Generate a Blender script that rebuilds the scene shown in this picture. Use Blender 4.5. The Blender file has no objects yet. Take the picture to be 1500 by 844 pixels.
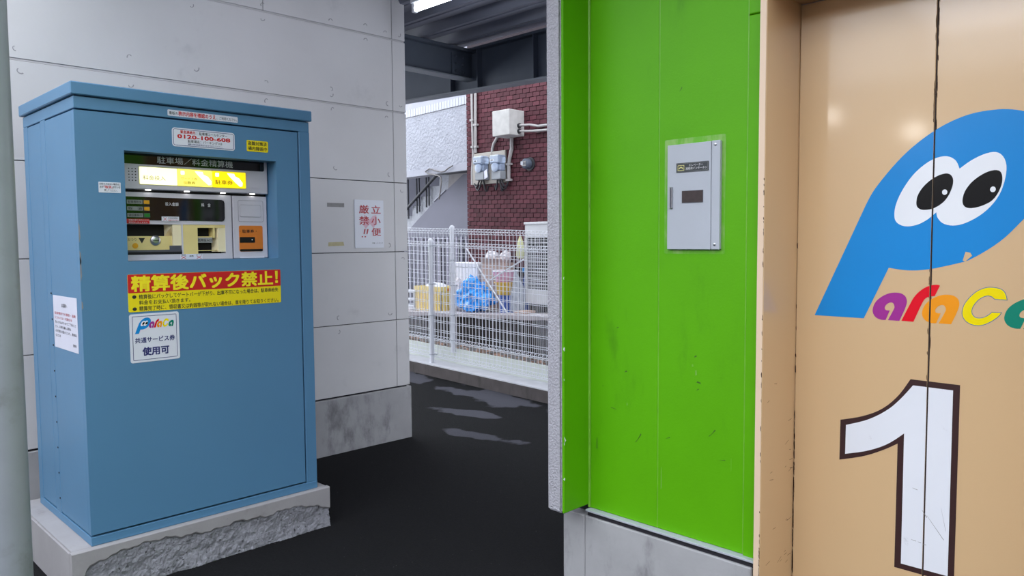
import bpy, bmesh, math, random
from mathutils import Vector, Matrix
from mathutils import noise as mnoise
from mathutils.geometry import tessellate_polygon
random.seed(7)
SC = bpy.context.scene
COL = SC.collection

# ------------------------------------------------------------------ camera, sky, exposure
F_PX, PITCH, ROLL, AZ = 1123.085, 0.0625091897, -0.00688256261, 0.783434815
def _axes():
    cp, sp, cr, sr = math.cos(PITCH), math.sin(PITCH), math.cos(ROLL), math.sin(ROLL)
    def tc(r, fw, u):
        x, y, z = r, u*cp + fw*sp, fw*cp - u*sp
        return (cr*x + sr*y, -sr*x + cr*y, z)
    s, c = math.sin(AZ), math.cos(AZ)
    return tc(s, c, 0), tc(-c, s, 0), tc(0, 0, 1)
_ax = _axes()
_right = Vector((_ax[0][0], _ax[1][0], _ax[2][0]))
_up = Vector((_ax[0][1], _ax[1][1], _ax[2][1]))
_fwd = Vector((_ax[0][2], _ax[1][2], _ax[2][2]))
cam = bpy.data.cameras.new('camera')
cam.sensor_fit = 'HORIZONTAL'; cam.sensor_width = 36.0; cam.lens = F_PX / 1500 * 36.0
cam.clip_start = 0.05; cam.clip_end = 200
cam_o = bpy.data.objects.new('camera', cam); COL.objects.link(cam_o)
m = Matrix.Identity(4)
for i in range(3):
    m[i][0], m[i][1], m[i][2] = _right[i], _up[i], -_fwd[i]
m[0][3], m[1][3], m[2][3] = 0, 0, 1.45
cam_o.matrix_world = m
SC.camera = cam_o

world = bpy.data.worlds.new('overcast_sky'); SC.world = world; world.use_nodes = True
bg = world.node_tree.nodes['Background']
bg.inputs[0].default_value = (0.87, 0.925, 1.0, 1); bg.inputs[1].default_value = 1.5
TUBE_STRENGTH = 3.0
BAY_LAMP_STRENGTH = 3.6
PENDANT_STRENGTH = 8.0
SC.view_settings.view_transform = 'Standard'
SC.view_settings.look = 'None'
SC.view_settings.gamma = 1.0
SC.view_settings.use_curve_mapping = False
SC.view_settings.exposure = 1.42

# ------------------------------------------------------------------ helpers: materials
def lin(c):
    out = []
    for v in c:
        v = v / 255.0
        out.append(v/12.92 if v <= 0.04045 else ((v+0.055)/1.055)**2.4)
    return (out[0], out[1], out[2], 1.0)

def pm(name, rgb, rough=0.5, metal=0.0, var=0.05, vscale=5.0, bump=0.0, bscale=80.0, bdist=0.002, spec=0.5,
       dirt=None, dscale=3.0, dlo=0.55, dhi=0.75, dstretch=1.0, coat=0.0, per_object=0.0, alpha=1.0, trans=0.0, coords='world'):
    """procedural painted / mineral surface: base colour with soft variation, optional dirt, fine relief"""
    mt = bpy.data.materials.new(name); mt.use_nodes = True
    nt = mt.node_tree; N = nt.nodes; L = nt.links
    b = N['Principled BSDF']
    b.inputs['Roughness'].default_value = rough; b.inputs['Metallic'].default_value = metal
    b.inputs['Specular IOR Level'].default_value = spec
    b.inputs['Coat Weight'].default_value = coat; b.inputs['Coat Roughness'].default_value = 0.1
    b.inputs['Alpha'].default_value = alpha
    b.inputs['Transmission Weight'].default_value = trans
    geo = N.new('ShaderNodeNewGeometry')
    base = lin(rgb)
    n1 = N.new('ShaderNodeTexNoise'); n1.inputs['Scale'].default_value = vscale; n1.inputs['Detail'].default_value = 5
    L.new(geo.outputs['Position'], n1.inputs['Vector'])
    mr = N.new('ShaderNodeMapRange'); mr.inputs['From Min'].default_value = 0.25; mr.inputs['From Max'].default_value = 0.75
    mr.inputs['To Min'].default_value = 1-var; mr.inputs['To Max'].default_value = 1+var
    L.new(n1.outputs['Fac'], mr.inputs['Value'])
    val = mr.outputs['Result']
    if per_object:
        oi = N.new('ShaderNodeObjectInfo')
        ad = N.new('ShaderNodeMath'); ad.operation = 'ADD'
        L.new(oi.outputs['Random'], ad.inputs[0]); L.new(geo.outputs['Random Per Island'], ad.inputs[1])
        fr = N.new('ShaderNodeMath'); fr.operation = 'FRACT'; L.new(ad.outputs[0], fr.inputs[0])
        m2 = N.new('ShaderNodeMapRange'); m2.inputs['To Min'].default_value = 1-per_object; m2.inputs['To Max'].default_value = 1+per_object
        L.new(fr.outputs[0], m2.inputs['Value'])
        mu = N.new('ShaderNodeMath'); mu.operation = 'MULTIPLY'; L.new(val, mu.inputs[0]); L.new(m2.outputs['Result'], mu.inputs[1])
        val = mu.outputs[0]
    vm = N.new('ShaderNodeVectorMath'); vm.operation = 'SCALE'
    vm.inputs[0].default_value = base[:3]
    L.new(val, vm.inputs['Scale'])
    colr = vm.outputs['Vector']
    if dirt:
        mp = N.new('ShaderNodeMapping'); mp.inputs['Scale'].default_value = (1, 1, dstretch)
        L.new(geo.outputs['Position'], mp.inputs['Vector'])
        n2 = N.new('ShaderNodeTexNoise'); n2.inputs['Scale'].default_value = dscale; n2.inputs['Detail'].default_value = 8
        n2.inputs['Roughness'].default_value = 0.65
        L.new(mp.outputs['Vector'], n2.inputs['Vector'])
        m3 = N.new('ShaderNodeMapRange'); m3.interpolation_type = 'SMOOTHSTEP'
        m3.inputs['From Min'].default_value = dlo; m3.inputs['From Max'].default_value = dhi
        L.new(n2.outputs['Fac'], m3.inputs['Value'])
        mx = N.new('ShaderNodeMix'); mx.data_type = 'RGBA'
        L.new(m3.outputs['Result'], mx.inputs['Factor']); L.new(colr, mx.inputs['A']); mx.inputs['B'].default_value = lin(dirt)
        colr = mx.outputs['Result']
    L.new(colr, b.inputs['Base Color'])
    if bump:
        n3 = N.new('ShaderNodeTexNoise'); n3.inputs['Scale'].default_value = bscale; n3.inputs['Detail'].default_value = 6
        L.new(geo.outputs['Position'], n3.inputs['Vector'])
        bp = N.new('ShaderNodeBump'); bp.inputs['Strength'].default_value = bump; bp.inputs['Distance'].default_value = bdist
        L.new(n3.outputs['Fac'], bp.inputs['Height']); L.new(bp.outputs['Normal'], b.inputs['Normal'])
    return mt

def em(name, rgb, strength):
    mt = bpy.data.materials.new(name); mt.use_nodes = True
    b = mt.node_tree.nodes['Principled BSDF']
    b.inputs['Base Color'].default_value = lin(rgb); b.inputs['Roughness'].default_value = 0.4
    b.inputs['Emission Color'].default_value = lin(rgb); b.inputs['Emission Strength'].default_value = strength
    return mt

MT = {}
def defmats():
    M = MT
    M['wall'] = pm('white_cement_panel', (208, 206, 208), 0.6, var=0.045, vscale=2.2, bump=0.12, bscale=45, dirt=(178, 176, 180), dscale=2.4, dlo=0.58, dhi=0.82)
    M['sealant'] = pm('joint_sealant', (190, 187, 190), 0.7)
    M['joint'] = pm('dark_joint', (45, 43, 50), 0.9)
    M['patch'] = pm('screw_patch_putty', (152, 150, 154), 0.8, var=0.2, vscale=90)
    M['plinth'] = pm('grey_foundation_concrete', (166, 165, 168), 0.85, var=0.12, vscale=5, bump=0.25, bscale=60, dirt=(118, 117, 120), dscale=5, dlo=0.52, dhi=0.74, dstretch=0.5)
    M['concrete'] = pm('light_plinth_concrete', (158, 155, 158), 0.85, var=0.08, vscale=6, bump=0.2, bscale=90, dirt=(130, 126, 126), dscale=5, dlo=0.55, dhi=0.8)
    M['aggregate'] = pm('rough_aggregate_concrete', (142, 142, 150), 0.95, var=0.25, vscale=45, bump=0.9, bscale=110, bdist=0.006, dirt=(62, 60, 66), dscale=62, dlo=0.6, dhi=0.66)
    M['blue'] = pm('blue_cabinet_paint', (82, 128, 164), 0.42, var=0.03, vscale=3, bump=0.03, bscale=200)
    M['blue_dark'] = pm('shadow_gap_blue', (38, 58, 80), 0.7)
    M['green'] = pm('lime_green_wall_paint', (90, 168, 6), 0.48, spec=0.22, var=0.06, vscale=2.5, bump=0.25, bscale=140, bdist=0.0015, dirt=(74, 140, 12), dscale=5, dlo=0.55, dhi=0.78, dstretch=0.3)
    M['green_dk'] = pm('dark_green_scuff', (56, 96, 20), 0.7, var=0.2, vscale=40)
    M['green_lt'] = pm('worn_green_bead', (112, 172, 50), 0.45, var=0.2, vscale=14, bump=0.3, bscale=90)
    M['halo'] = pm('pale_paint_halo', (92, 168, 14), 0.4, var=0.06, vscale=5, dirt=(132, 176, 88), dscale=16, dlo=0.42, dhi=0.66, dstretch=0.35)
    M['stucco_col'] = pm('pale_sprayed_stucco', (178, 176, 184), 0.9, var=0.14, vscale=130, bump=1.0, bscale=120, bdist=0.009)
    M['beige'] = pm('beige_door_enamel', (210, 176, 134), 0.28, coat=0.7, var=0.018, vscale=2, bump=0.015, bscale=14, bdist=0.004)
    M['beige_lt'] = pm('sky_lit_beige_enamel', (226, 198, 172), 0.35, var=0.02)  # door beige lightened to paint in the sky light on the jamb front
    M['steel_box'] = pm('pale_grey_steel', (176, 180, 190), 0.45, var=0.03)
    M['chrome'] = pm('brushed_metal', (190, 190, 195), 0.28, metal=1.0)
    M['darkglass'] = pm('dark_smoked_window', (58, 46, 46), 0.12, var=0.2, vscale=60)
    M['plate_dark'] = pm('dark_grey_sign_plate', (52, 56, 60), 0.3)
    M['black'] = pm('black_plastic', (14, 13, 15), 0.3)
    M['gloss_black'] = pm('glossy_display_acrylic', (16, 13, 14), 0.06, spec=0.6)
    M['rubber'] = pm('matt_black', (14, 14, 15), 0.8)
    M['mach'] = pm('machine_grey_plastic', (204, 200, 208), 0.4, var=0.02)
    M['mach_dk'] = pm('machine_tray_grey', (78, 78, 88), 0.5)
    M['cream'] = pm('cream_plastic', (228, 208, 140), 0.4, var=0.04, vscale=20)
    M['cream_lt'] = pm('pale_cream_plastic', (240, 226, 188), 0.4)
    M['orange'] = pm('orange_plastic', (216, 122, 42), 0.35, var=0.05, vscale=25)
    M['btn_amber'] = pm('amber_button', (225, 160, 30), 0.3)
    M['btn_green'] = pm('green_button', (40, 125, 45), 0.3)
    M['label_grey'] = pm('grey_label', (150, 152, 150), 0.4)
    M['white'] = pm('white_sticker', (220, 222, 232), 0.4, var=0.02)
    M['paper'] = pm('white_paper', (212, 212, 226), 0.7, var=0.03)
    M['red'] = pm('red_print', (200, 18, 26), 0.4, var=0.02)
    M['crimson'] = pm('crimson_print', (178, 30, 46), 0.4, var=0.02)
    M['pink'] = pm('faded_pink_print', (220, 178, 194), 0.5, var=0.05)
    M['yellow'] = pm('yellow_sticker', (236, 216, 10), 0.4, var=0.02)
    M['yellow_tx'] = pm('yellow_print', (246, 226, 30), 0.4, var=0.02)
    M['navy'] = pm('navy_print', (42, 44, 110), 0.4, var=0.02)
    M['ink'] = pm('black_print', (32, 30, 36), 0.4, var=0.02)
    M['greytx'] = pm('pale_grey_print', (222, 222, 226), 0.4, var=0.02)
    M['gold'] = pm('pale_gold_print', (206, 200, 130), 0.4, var=0.02)
    M['tape'] = pm('faded_grey_tape', (140, 138, 138), 0.7, var=0.1, vscale=60)
    M['tape_y'] = pm('faded_yellow_tape', (186, 176, 138), 0.7, var=0.1, vscale=60)
    M['lg_blue'] = pm('logo_blue_vinyl', (28, 134, 208), 0.22, var=0.015, spec=0.3)
    M['lg_white'] = pm('white_vinyl', (232, 234, 240), 0.22, var=0.02, spec=0.3)
    M['lg_black'] = pm('black_vinyl', (16, 15, 17), 0.2, var=0.02, spec=0.3)
    M['lg_purple'] = pm('purple_vinyl', (158, 50, 142), 0.25, var=0.02, spec=0.3)
    M['lg_red'] = pm('red_vinyl', (222, 16, 38), 0.25, var=0.02, spec=0.3)
    M['lg_orange'] = pm('orange_vinyl', (238, 150, 28), 0.25, var=0.02, spec=0.3)
    M['lg_yellow'] = pm('yellow_vinyl', (238, 216, 0), 0.25, var=0.02, spec=0.3)
    M['lg_green'] = pm('green_vinyl', (20, 130, 108), 0.25, var=0.02, spec=0.3)
    M['lg_grey'] = pm('grey_blue_vinyl', (104, 126, 142), 0.25, var=0.02)
    M['brown'] = pm('dark_brown_vinyl', (62, 42, 42), 0.25, var=0.03)
    M['num_white'] = pm('scuffed_white_vinyl', (226, 228, 236), 0.28, var=0.03, vscale=4, dirt=(172, 172, 178), dscale=12, dlo=0.66, dhi=0.8)
    M['seal'] = pm('dark_brown_door_seal', (44, 30, 24), 0.8, var=0.3, vscale=40)
    M['rust'] = pm('rusty_edge', (66, 36, 20), 0.8, var=0.3, vscale=60)
    M['galv'] = pm('galvanised_pole_paint', (138, 142, 150), 0.42, var=0.07, vscale=10, bump=0.15, bscale=60, dirt=(124, 127, 130), dscale=9, dlo=0.55, dhi=0.75)
    M['steel_dk'] = pm('dark_blue_grey_steel', (74, 82, 96), 0.55, var=0.12, vscale=4)
    M['flange'] = pm('steel_flange_lit', (118, 124, 134), 0.55, var=0.1, vscale=4)  # bounce light on the beam undersides painted in as lighter grey
    M['deck'] = pm('steel_roof_deck', (124, 126, 140), 0.5, var=0.1, vscale=3)
    M['fence'] = pm('white_coated_wire', (222, 224, 232), 0.4, var=0.03)
    M['kerb_dark'] = pm('weathered_dark_kerb', (84, 78, 78), 0.9, var=0.18, vscale=7, bump=0.3, bscale=60, dirt=(58, 54, 54), dscale=8, dlo=0.5, dhi=0.75, dstretch=0.3)
    M['kerb_white'] = pm('pale_kerb_top', (206, 206, 212), 0.85, var=0.08, vscale=9, bump=0.25, bscale=70)
    M['mint'] = pm('pale_mint_kerb', (212, 217, 210), 0.85, var=0.06, vscale=8)
    M['brick'] = pm('dark_red_tile', (84, 44, 52), 0.7, spec=0.25, var=0.14, vscale=30, per_object=0.26, bump=0.15, bscale=120)
    M['mortar'] = pm('dark_mortar', (44, 36, 42), 0.95, var=0.2, vscale=30)
    M['stucco'] = pm('rough_white_stucco', (156, 158, 168), 0.95, var=0.09, vscale=5, bump=1.0, bscale=26, bdist=0.03)
    M['pale_band'] = pm('pale_smooth_render', (156, 157, 168), 0.8, var=0.06, vscale=5, dirt=(168, 164, 172), dscale=4, dlo=0.55, dhi=0.8)
    M['white_tile'] = pm('white_coping_tile', (170, 172, 182), 0.5, var=0.04, vscale=20)
    M['grey_render'] = pm('smooth_grey_render', (112, 112, 124), 0.85, var=0.06, vscale=3)
    M['grey_back'] = pm('shaded_grey_wall', (84, 84, 96), 0.9, var=0.06)
    M['stair_grey'] = pm('grey_stair_face', (92, 92, 104), 0.9, var=0.08)
    M['stringer'] = pm('white_rough_stringer', (168, 170, 178), 0.95, var=0.1, vscale=8, bump=0.8, bscale=30, bdist=0.02)
    M['dark_iron'] = pm('dark_iron_rail', (44, 46, 54), 0.5)
    M['beige_conc'] = pm('stained_concrete', (150, 146, 146), 0.9, var=0.12, vscale=10)
    M['slat'] = pm('lavender_slat', (142, 140, 156), 0.7, var=0.1, vscale=12)
    M['pvc'] = pm('grey_conduit', (162, 158, 158), 0.5, var=0.08, vscale=14)
    M['cable_gr'] = pm('weathered_grey_cable', (104, 100, 100), 0.6, var=0.3, vscale=14)
    M['pvc_dk'] = pm('black_cable', (34, 34, 40), 0.5)
    M['board'] = pm('beige_backboard', (166, 160, 152), 0.7, var=0.06)
    M['meter'] = pm('meter_grey_cover', (150, 162, 184), 0.25, var=0.12, vscale=30)
    M['meter_lo'] = pm('meter_terminal_cover', (142, 146, 152), 0.5)
    M['glass'] = pm('meter_glass_dome', (186, 200, 222), 0.08, var=0.05, trans=0.5)
    M['box_conc'] = pm('stained_white_box', (186, 184, 182), 0.8, var=0.12, vscale=14, dirt=(130, 126, 124), dscale=7, dlo=0.62, dhi=0.7, dstretch=0.4)
    M['slab'] = pm('old_slab_concrete', (182, 174, 178), 0.95, var=0.14, vscale=9, bump=0.5, bscale=50, bdist=0.006)
    M['dark_block'] = pm('dark_damp_blockwork', (48, 43, 42), 0.95, var=0.3, vscale=8, bump=0.4, bscale=40, dirt=(70, 66, 62), dscale=9, dlo=0.55, dhi=0.7, dstretch=0.3)
    M['yard'] = pm('grey_yard_ground', (104, 102, 102), 0.95, var=0.2, vscale=10, bump=0.4, bscale=60)
    M['leaf'] = pm('dry_litter', (146, 116, 100), 0.9, var=0.3, vscale=12, per_object=0.5)
    M['crate_y'] = pm('yellow_crate_plastic', (236, 208, 116), 0.5, var=0.1, vscale=14)
    M['foam'] = pm('white_foam', (222, 222, 230), 0.8, var=0.05, vscale=20)
    M['bag_w'] = pm('white_plastic_film', (214, 208, 214), 0.35, var=0.14, vscale=22, bump=0.8, bscale=26, bdist=0.02)
    M['bag_b'] = pm('blue_plastic_film', (46, 156, 246), 0.22, var=0.22, vscale=16, bump=0.9, bscale=17, bdist=0.03, dirt=(196, 222, 246), dscale=12, dlo=0.57, dhi=0.66)
    M['bag_c'] = pm('clear_plastic_film', (200, 206, 218), 0.15, var=0.2, vscale=20, bump=0.9, bscale=22, bdist=0.02, alpha=0.55)
    M['card'] = pm('brown_cardboard', (186, 160, 148), 0.9, var=0.08, vscale=9)
    M['pinkp'] = pm('pink_plastic', (226, 168, 196), 0.35, var=0.05)
    M['yel_p'] = pm('yellow_plastic', (222, 180, 62), 0.4, var=0.05)
    M['blu_p'] = pm('blue_plastic', (52, 88, 170), 0.4, var=0.1)
    M['ac'] = pm('off_white_appliance', (204, 204, 208), 0.5, var=0.05, vscale=6)
    M['ac_dk'] = pm('grille_shadow', (52, 54, 60), 0.6, var=0.3, vscale=20)
    M['ygreen'] = pm('pale_yellow_cloth', (206, 206, 160), 0.8, var=0.06)
    # lit things
    M['tube'] = em('lit_fluorescent_tube', (236, 244, 255), TUBE_STRENGTH)
    M['bay'] = em('lit_bay_lamp', (244, 247, 255), BAY_LAMP_STRENGTH)
    M['pend'] = em('lit_pendant_globe', (250, 246, 240), PENDANT_STRENGTH)
    M['lamp_w'] = em('backlit_pale_panel', (252, 253, 214), 0.36)
    M['lamp_y'] = em('backlit_yellow_panel', (252, 240, 105), 0.37)
    M['lamp_yy'] = em('backlit_strong_yellow_panel', (255, 224, 10), 0.36)
    M['lamp_white'] = em('backlit_white_print', (255, 252, 220), 0.6)
    M['lamp_tx'] = em('backlit_ochre_print', (150, 124, 8), 0.10)
    M['led'] = em('lit_led', (255, 255, 250), 3.0)
defmats()

def asphalt_material():
    mt = pm('dark_asphalt', (26, 26, 28), 0.95, spec=0.12, var=0.22, vscale=70, bump=0.9, bscale=170, bdist=0.006)
    nt = mt.node_tree; N = nt.nodes; L = nt.links
    b = N['Principled BSDF']; src = b.inputs['Base Color'].links[0].from_socket
    geo = N.new('ShaderNodeNewGeometry')
    nz = N.new('ShaderNodeTexNoise'); nz.inputs['Scale'].default_value = 2.6; nz.inputs['Detail'].default_value = 7
    L.new(geo.outputs['Position'], nz.inputs['Vector'])
    sep = N.new('ShaderNodeSeparateXYZ'); L.new(geo.outputs['Position'], sep.inputs[0])
    def ellipse(cx, cy, rx, ry, rot):
        vm = N.new('ShaderNodeVectorMath'); vm.operation = 'SUBTRACT'; vm.inputs[1].default_value = (cx, cy, 0)
        L.new(geo.outputs['Position'], vm.inputs[0])
        rt = N.new('ShaderNodeVectorRotate'); rt.rotation_type = 'Z_AXIS'; rt.inputs['Angle'].default_value = -rot
        L.new(vm.outputs[0], rt.inputs['Vector'])
        ml = N.new('ShaderNodeVectorMath'); ml.operation = 'MULTIPLY'; ml.inputs[1].default_value = (1/rx, 1/ry, 0)
        L.new(rt.outputs[0], ml.inputs[0])
        ln = N.new('ShaderNodeVectorMath'); ln.operation = 'LENGTH'; L.new(ml.outputs[0], ln.inputs[0])
        return ln.outputs['Value']
    prev = None
    for e in ((4.83, 5.1, 0.22, 0.62, 0.02), (4.85, 6.5, 0.34, 0.40, 0.1), (4.27, 4.72, 0.10, 0.42, 0.15), (3.80, 4.2, 0.10, 0.40, 0.2)):
        v = ellipse(*e)
        if prev is None: prev = v
        else:
            mn = N.new('ShaderNodeMath'); mn.operation = 'MINIMUM'; L.new(prev, mn.inputs[0]); L.new(v, mn.inputs[1]); prev = mn.outputs[0]
    ad = N.new('ShaderNodeMath'); ad.operation = 'MULTIPLY_ADD'; ad.inputs[1].default_value = 3.2
    L.new(nz.outputs['Fac'], ad.inputs[0]); L.new(prev, ad.inputs[2])
    mr = N.new('ShaderNodeMapRange'); mr.interpolation_type = 'SMOOTHSTEP'
    mr.inputs['From Min'].default_value = 2.55; mr.inputs['From Max'].default_value = 2.3
    L.new(ad.outputs[0], mr.inputs['Value'])
    mx = N.new('ShaderNodeMix'); mx.data_type = 'RGBA'
    L.new(mr.outputs['Result'], mx.inputs['Factor']); L.new(src, mx.inputs['A']); mx.inputs['B'].default_value = lin((78, 78, 86))
    # tiny pale stone specks
    vo = N.new('ShaderNodeTexVoronoi'); vo.inputs['Scale'].default_value = 55; L.new(geo.outputs['Position'], vo.inputs['Vector'])
    sp = N.new('ShaderNodeMapRange'); sp.inputs['From Min'].default_value = 0.10; sp.inputs['From Max'].default_value = 0.06
    L.new(vo.outputs['Distance'], sp.inputs['Value'])
    cs = N.new('ShaderNodeSeparateColor'); L.new(vo.outputs['Color'], cs.inputs[0])
    gt = N.new('ShaderNodeMath'); gt.operation = 'GREATER_THAN'; gt.inputs[1].default_value = 0.93; L.new(cs.outputs[0], gt.inputs[0])
    mm = N.new('ShaderNodeMath'); mm.operation = 'MULTIPLY'; L.new(sp.outputs['Result'], mm.inputs[0]); L.new(gt.outputs[0], mm.inputs[1])
    mx2 = N.new('ShaderNodeMix'); mx2.data_type = 'RGBA'
    L.new(mm.outputs[0], mx2.inputs['Factor']); L.new(mx.outputs['Result'], mx2.inputs['A']); mx2.inputs['B'].default_value = lin((120, 120, 122))
    L.new(mx2.outputs['Result'], b.inputs['Base Color'])
    return mt
MT['asphalt'] = asphalt_material()

# ------------------------------------------------------------------ helpers: objects
def wloc(o):
    v = Vector((0, 0, 0))
    while o is not None:
        v += o.location; o = o.parent
    return v

def tag(o, label=None, cat=None, group=None, kind=None):
    if label: o['label'] = label
    if cat: o['category'] = cat
    if group: o['group'] = group
    if kind: o['kind'] = kind
    return o

def thing(name, loc, label, cat, group=None, kind=None):
    o = bpy.data.objects.new(name, None); COL.objects.link(o); o.location = loc; o.empty_display_size = 0.1
    return tag(o, label, cat, group, kind)

class MB:
    """collects vertices and faces in world metres, then links them as ONE mesh object"""
    def __init__(self): self.v = []; self.f = []; self.s = []
    def add(self, vs, fs, smooth=False):
        n = len(self.v); self.v += [tuple(p) for p in vs]
        for f in fs: self.f.append([i+n for i in f]); self.s.append(smooth)
        return self
    def box(self, x0, x1, y0, y1, z0, z1):
        if x0 > x1: x0, x1 = x1, x0
        if y0 > y1: y0, y1 = y1, y0
        if z0 > z1: z0, z1 = z1, z0
        vs = [(x, y, z) for x in (x0, x1) for y in (y0, y1) for z in (z0, z1)]
        return self.add(vs, [(0,1,3,2),(4,6,7,5),(0,4,5,1),(2,3,7,6),(0,2,6,4),(1,5,7,3)])
    def prism(self, bot, top):
        n = len(bot)
        fs = [list(range(n))[::-1], [n+i for i in range(n)]] + [[i, (i+1) % n, n+(i+1) % n, n+i] for i in range(n)]
        return self.add(list(bot)+list(top), fs)
    def tube(self, path, r, seg=6, cap=True, taper=None):
        P = [Vector(p) for p in path]; n = len(P); vs = []; fs = []
        prev = None
        for i, p in enumerate(P):
            t = (P[min(i+1, n-1)] - P[max(i-1, 0)]).normalized()
            if prev is None:
                a = Vector((0, 0, 1)) if abs(t.z) < 0.9 else Vector((1, 0, 0))
                u = t.cross(a).normalized()
            else:
                u = (prev - t*prev.dot(t)).normalized()
            prev = u; w = t.cross(u)
            rr = r if taper is None else taper[i]
            for k in range(seg):
                a = 2*math.pi*k/seg
                vs.append(p + (u*math.cos(a) + w*math.sin(a))*rr)
        for i in range(n-1):
            for k in range(seg):
                fs.append((i*seg+k, i*seg+(k+1) % seg, (i+1)*seg+(k+1) % seg, (i+1)*seg+k))
        self.add(vs, fs, True)
        if cap:
            b = len(self.v) - len(vs)
            self.f.append([b+k for k in range(seg)][::-1]); self.s.append(False)
            self.f.append([b+(n-1)*seg+k for k in range(seg)]); self.s.append(False)
        return self
    def lathe(self, c, prof, seg=20, axis='z'):
        """prof = [(radius, along)], around an axis through c"""
        vs = []; fs = []
        for r, h in prof:
            for k in range(seg):
                a = 2*math.pi*k/seg; x, y = r*math.cos(a), r*math.sin(a)
                d = {'z': (x, y, h), 'y': (x, h, y), 'x': (h, x, y)}[axis]
                vs.append((c[0]+d[0], c[1]+d[1], c[2]+d[2]))
        for i in range(len(prof)-1):
            for k in range(seg):
                fs.append((i*seg+k, i*seg+(k+1) % seg, (i+1)*seg+(k+1) % seg, (i+1)*seg+k))
        fs.append(list(range(seg))); fs.append([(len(prof)-1)*seg+k for k in range(seg)])
        return self.add(vs, fs, True)
    def build(self, name, mat, parent=None, bevel=0.0, kind=None, label=None, seg=1, recalc=True):
        o0 = wloc(parent) if parent else Vector((0, 0, 0))
        me = bpy.data.meshes.new(name)
        me.from_pydata([(p[0]-o0.x, p[1]-o0.y, p[2]-o0.z) for p in self.v], [], self.f)
        for p, s in zip(me.polygons, self.s): p.use_smooth = s
        if recalc or bevel:
            bm = bmesh.new(); bm.from_mesh(me)
            bmesh.ops.recalc_face_normals(bm, faces=bm.faces)
            if bevel:
                bmesh.ops.bevel(bm, geom=[e for e in bm.edges if len(e.link_faces) == 2 and e.calc_face_angle(0) > 0.5], offset=bevel, segments=seg, affect='EDGES', clamp_overlap=True)
            bm.to_mesh(me); bm.free()
        if any(self.s) and not bevel:
            for e in me.edges: pass
            try: me.set_sharp_from_angle(angle=0.9)
            except Exception: pass
        me.materials.append(MT[mat] if isinstance(mat, str) else mat)
        o = bpy.data.objects.new(name, me); COL.objects.link(o)
        if parent: o.parent = parent
        if kind: o['kind'] = kind
        if label: o['label'] = label
        return o

def box(name, mat, parent, x0, x1, y0, y1, z0, z1, bevel=0.0, **k):
    return MB().box(x0, x1, y0, y1, z0, z1).build(name, mat, parent, bevel, **k)

class Plane:
    """'front': faces -Y at y=c, a = X.   'side': faces -X at x=c, a = Y (picture-left is larger Y)."""
    def __init__(self, kind, c): self.k = kind; self.c = c
    def p(self, a, z, off=0.0):
        return (a, self.c-off, z) if self.k == 'front' else (self.c-off, a, z)

def slab_poly(pl, pts, off0, off1):
    return MB().prism([pl.p(a, z, off0) for a, z in pts], [pl.p(a, z, off1) for a, z in pts])

def rrect(a0, a1, z0, z1, r, n=4):
    if a0 > a1: a0, a1 = a1, a0
    out = []
    for cx, cz, st in ((a1-r, z1-r, 0), (a0+r, z1-r, 90), (a0+r, z0+r, 180), (a1-r, z0+r, 270)):
        for i in range(n+1):
            t = math.radians(st + 90*i/n); out.append((cx+r*math.cos(t), cz+r*math.sin(t)))
    return out

def sticker(name, mat, parent, pl, a0, a1, z0, z1, r=0.003, t=0.0012, off=0.0, **k):
    return slab_poly(pl, rrect(a0, a1, z0, z1, r), off, off+t).build(name, mat, parent, **k)

def frame_line(name, mat, parent, pl, a0, a1, z0, z1, r, w, off, **k):
    o = rrect(a0, a1, z0, z1, r); i = rrect(min(a0, a1)+w, max(a0, a1)-w, z0+w, z1-w, max(r-w, 0.0005)); n = len(o)
    return MB().add([pl.p(a, z, off) for a, z in o+i], [(j, (j+1) % n, n+(j+1) % n, n+j) for j in range(n)]).build(name, mat, parent, recalc=False, **k)

_tc = {}
def text_mesh(body, bold):
    key = (body, bold)
    if key in _tc: return _tc[key]
    c = bpy.data.curves.new('lettering_source', 'FONT'); c.body = body; c.size = 1.0; c.resolution_u = 2
    o = bpy.data.objects.new('lettering_source', c); COL.objects.link(o)
    bpy.context.view_layer.update()
    dg = bpy.context.evaluated_depsgraph_get()
    me = bpy.data.meshes.new_from_object(o.evaluated_get(dg))
    v0 = [(v.co.x, v.co.y) for v in me.vertices]; f0 = [tuple(p.vertices) for p in me.polygons]
    vs, fs = [], []; lay = -1
    for dx, dy in (((0, 0),) if not bold else ((bold, bold), (-bold, bold), (bold, -bold), (-bold, -bold))):
        k = len(vs); lay += 1; vs += [(x+dx, y+dy, lay*4e-5) for x, y in v0]; fs += [tuple(i+k for i in f) for f in f0]
    bpy.data.objects.remove(o); bpy.data.curves.remove(c); bpy.data.meshes.remove(me)
    _tc[key] = (vs, fs); return _tc[key]

def text(body, mat, parent, pl, a0, a1, z0, z1, off, bold=0.0, shear=0.0, name='lettering', kind=None):
    """lettering fitted into the rectangle; a0 = picture-left edge, a1 = picture-right edge"""
    vs, fs = text_mesh(body, bold)
    if not vs: return None
    xs = [v[0] for v in vs]; ys = [v[1] for v in vs]
    x0, x1, y0, y1 = min(xs), max(xs), min(ys), max(ys)
    pts = []
    for x, y, l_ in vs:
        u = (x-x0)/max(x1-x0, 1e-6); w = (y-y0)/max(y1-y0, 1e-6)
        pts.append(pl.p(a0+(a1-a0)*(u + shear*(w-0.5)), z0+(z1-z0)*w, off+l_))
    mb = MB(); mb.add(pts, fs)
    return mb.build(name, mat, parent, recalc=False, kind=kind)

def flat(name, mat, parent, pl, pts, off, **k):
    return MB().add([pl.p(a, z, off) for a, z in pts], [list(range(len(pts)))]).build(name, mat, parent, recalc=False, **k)

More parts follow.
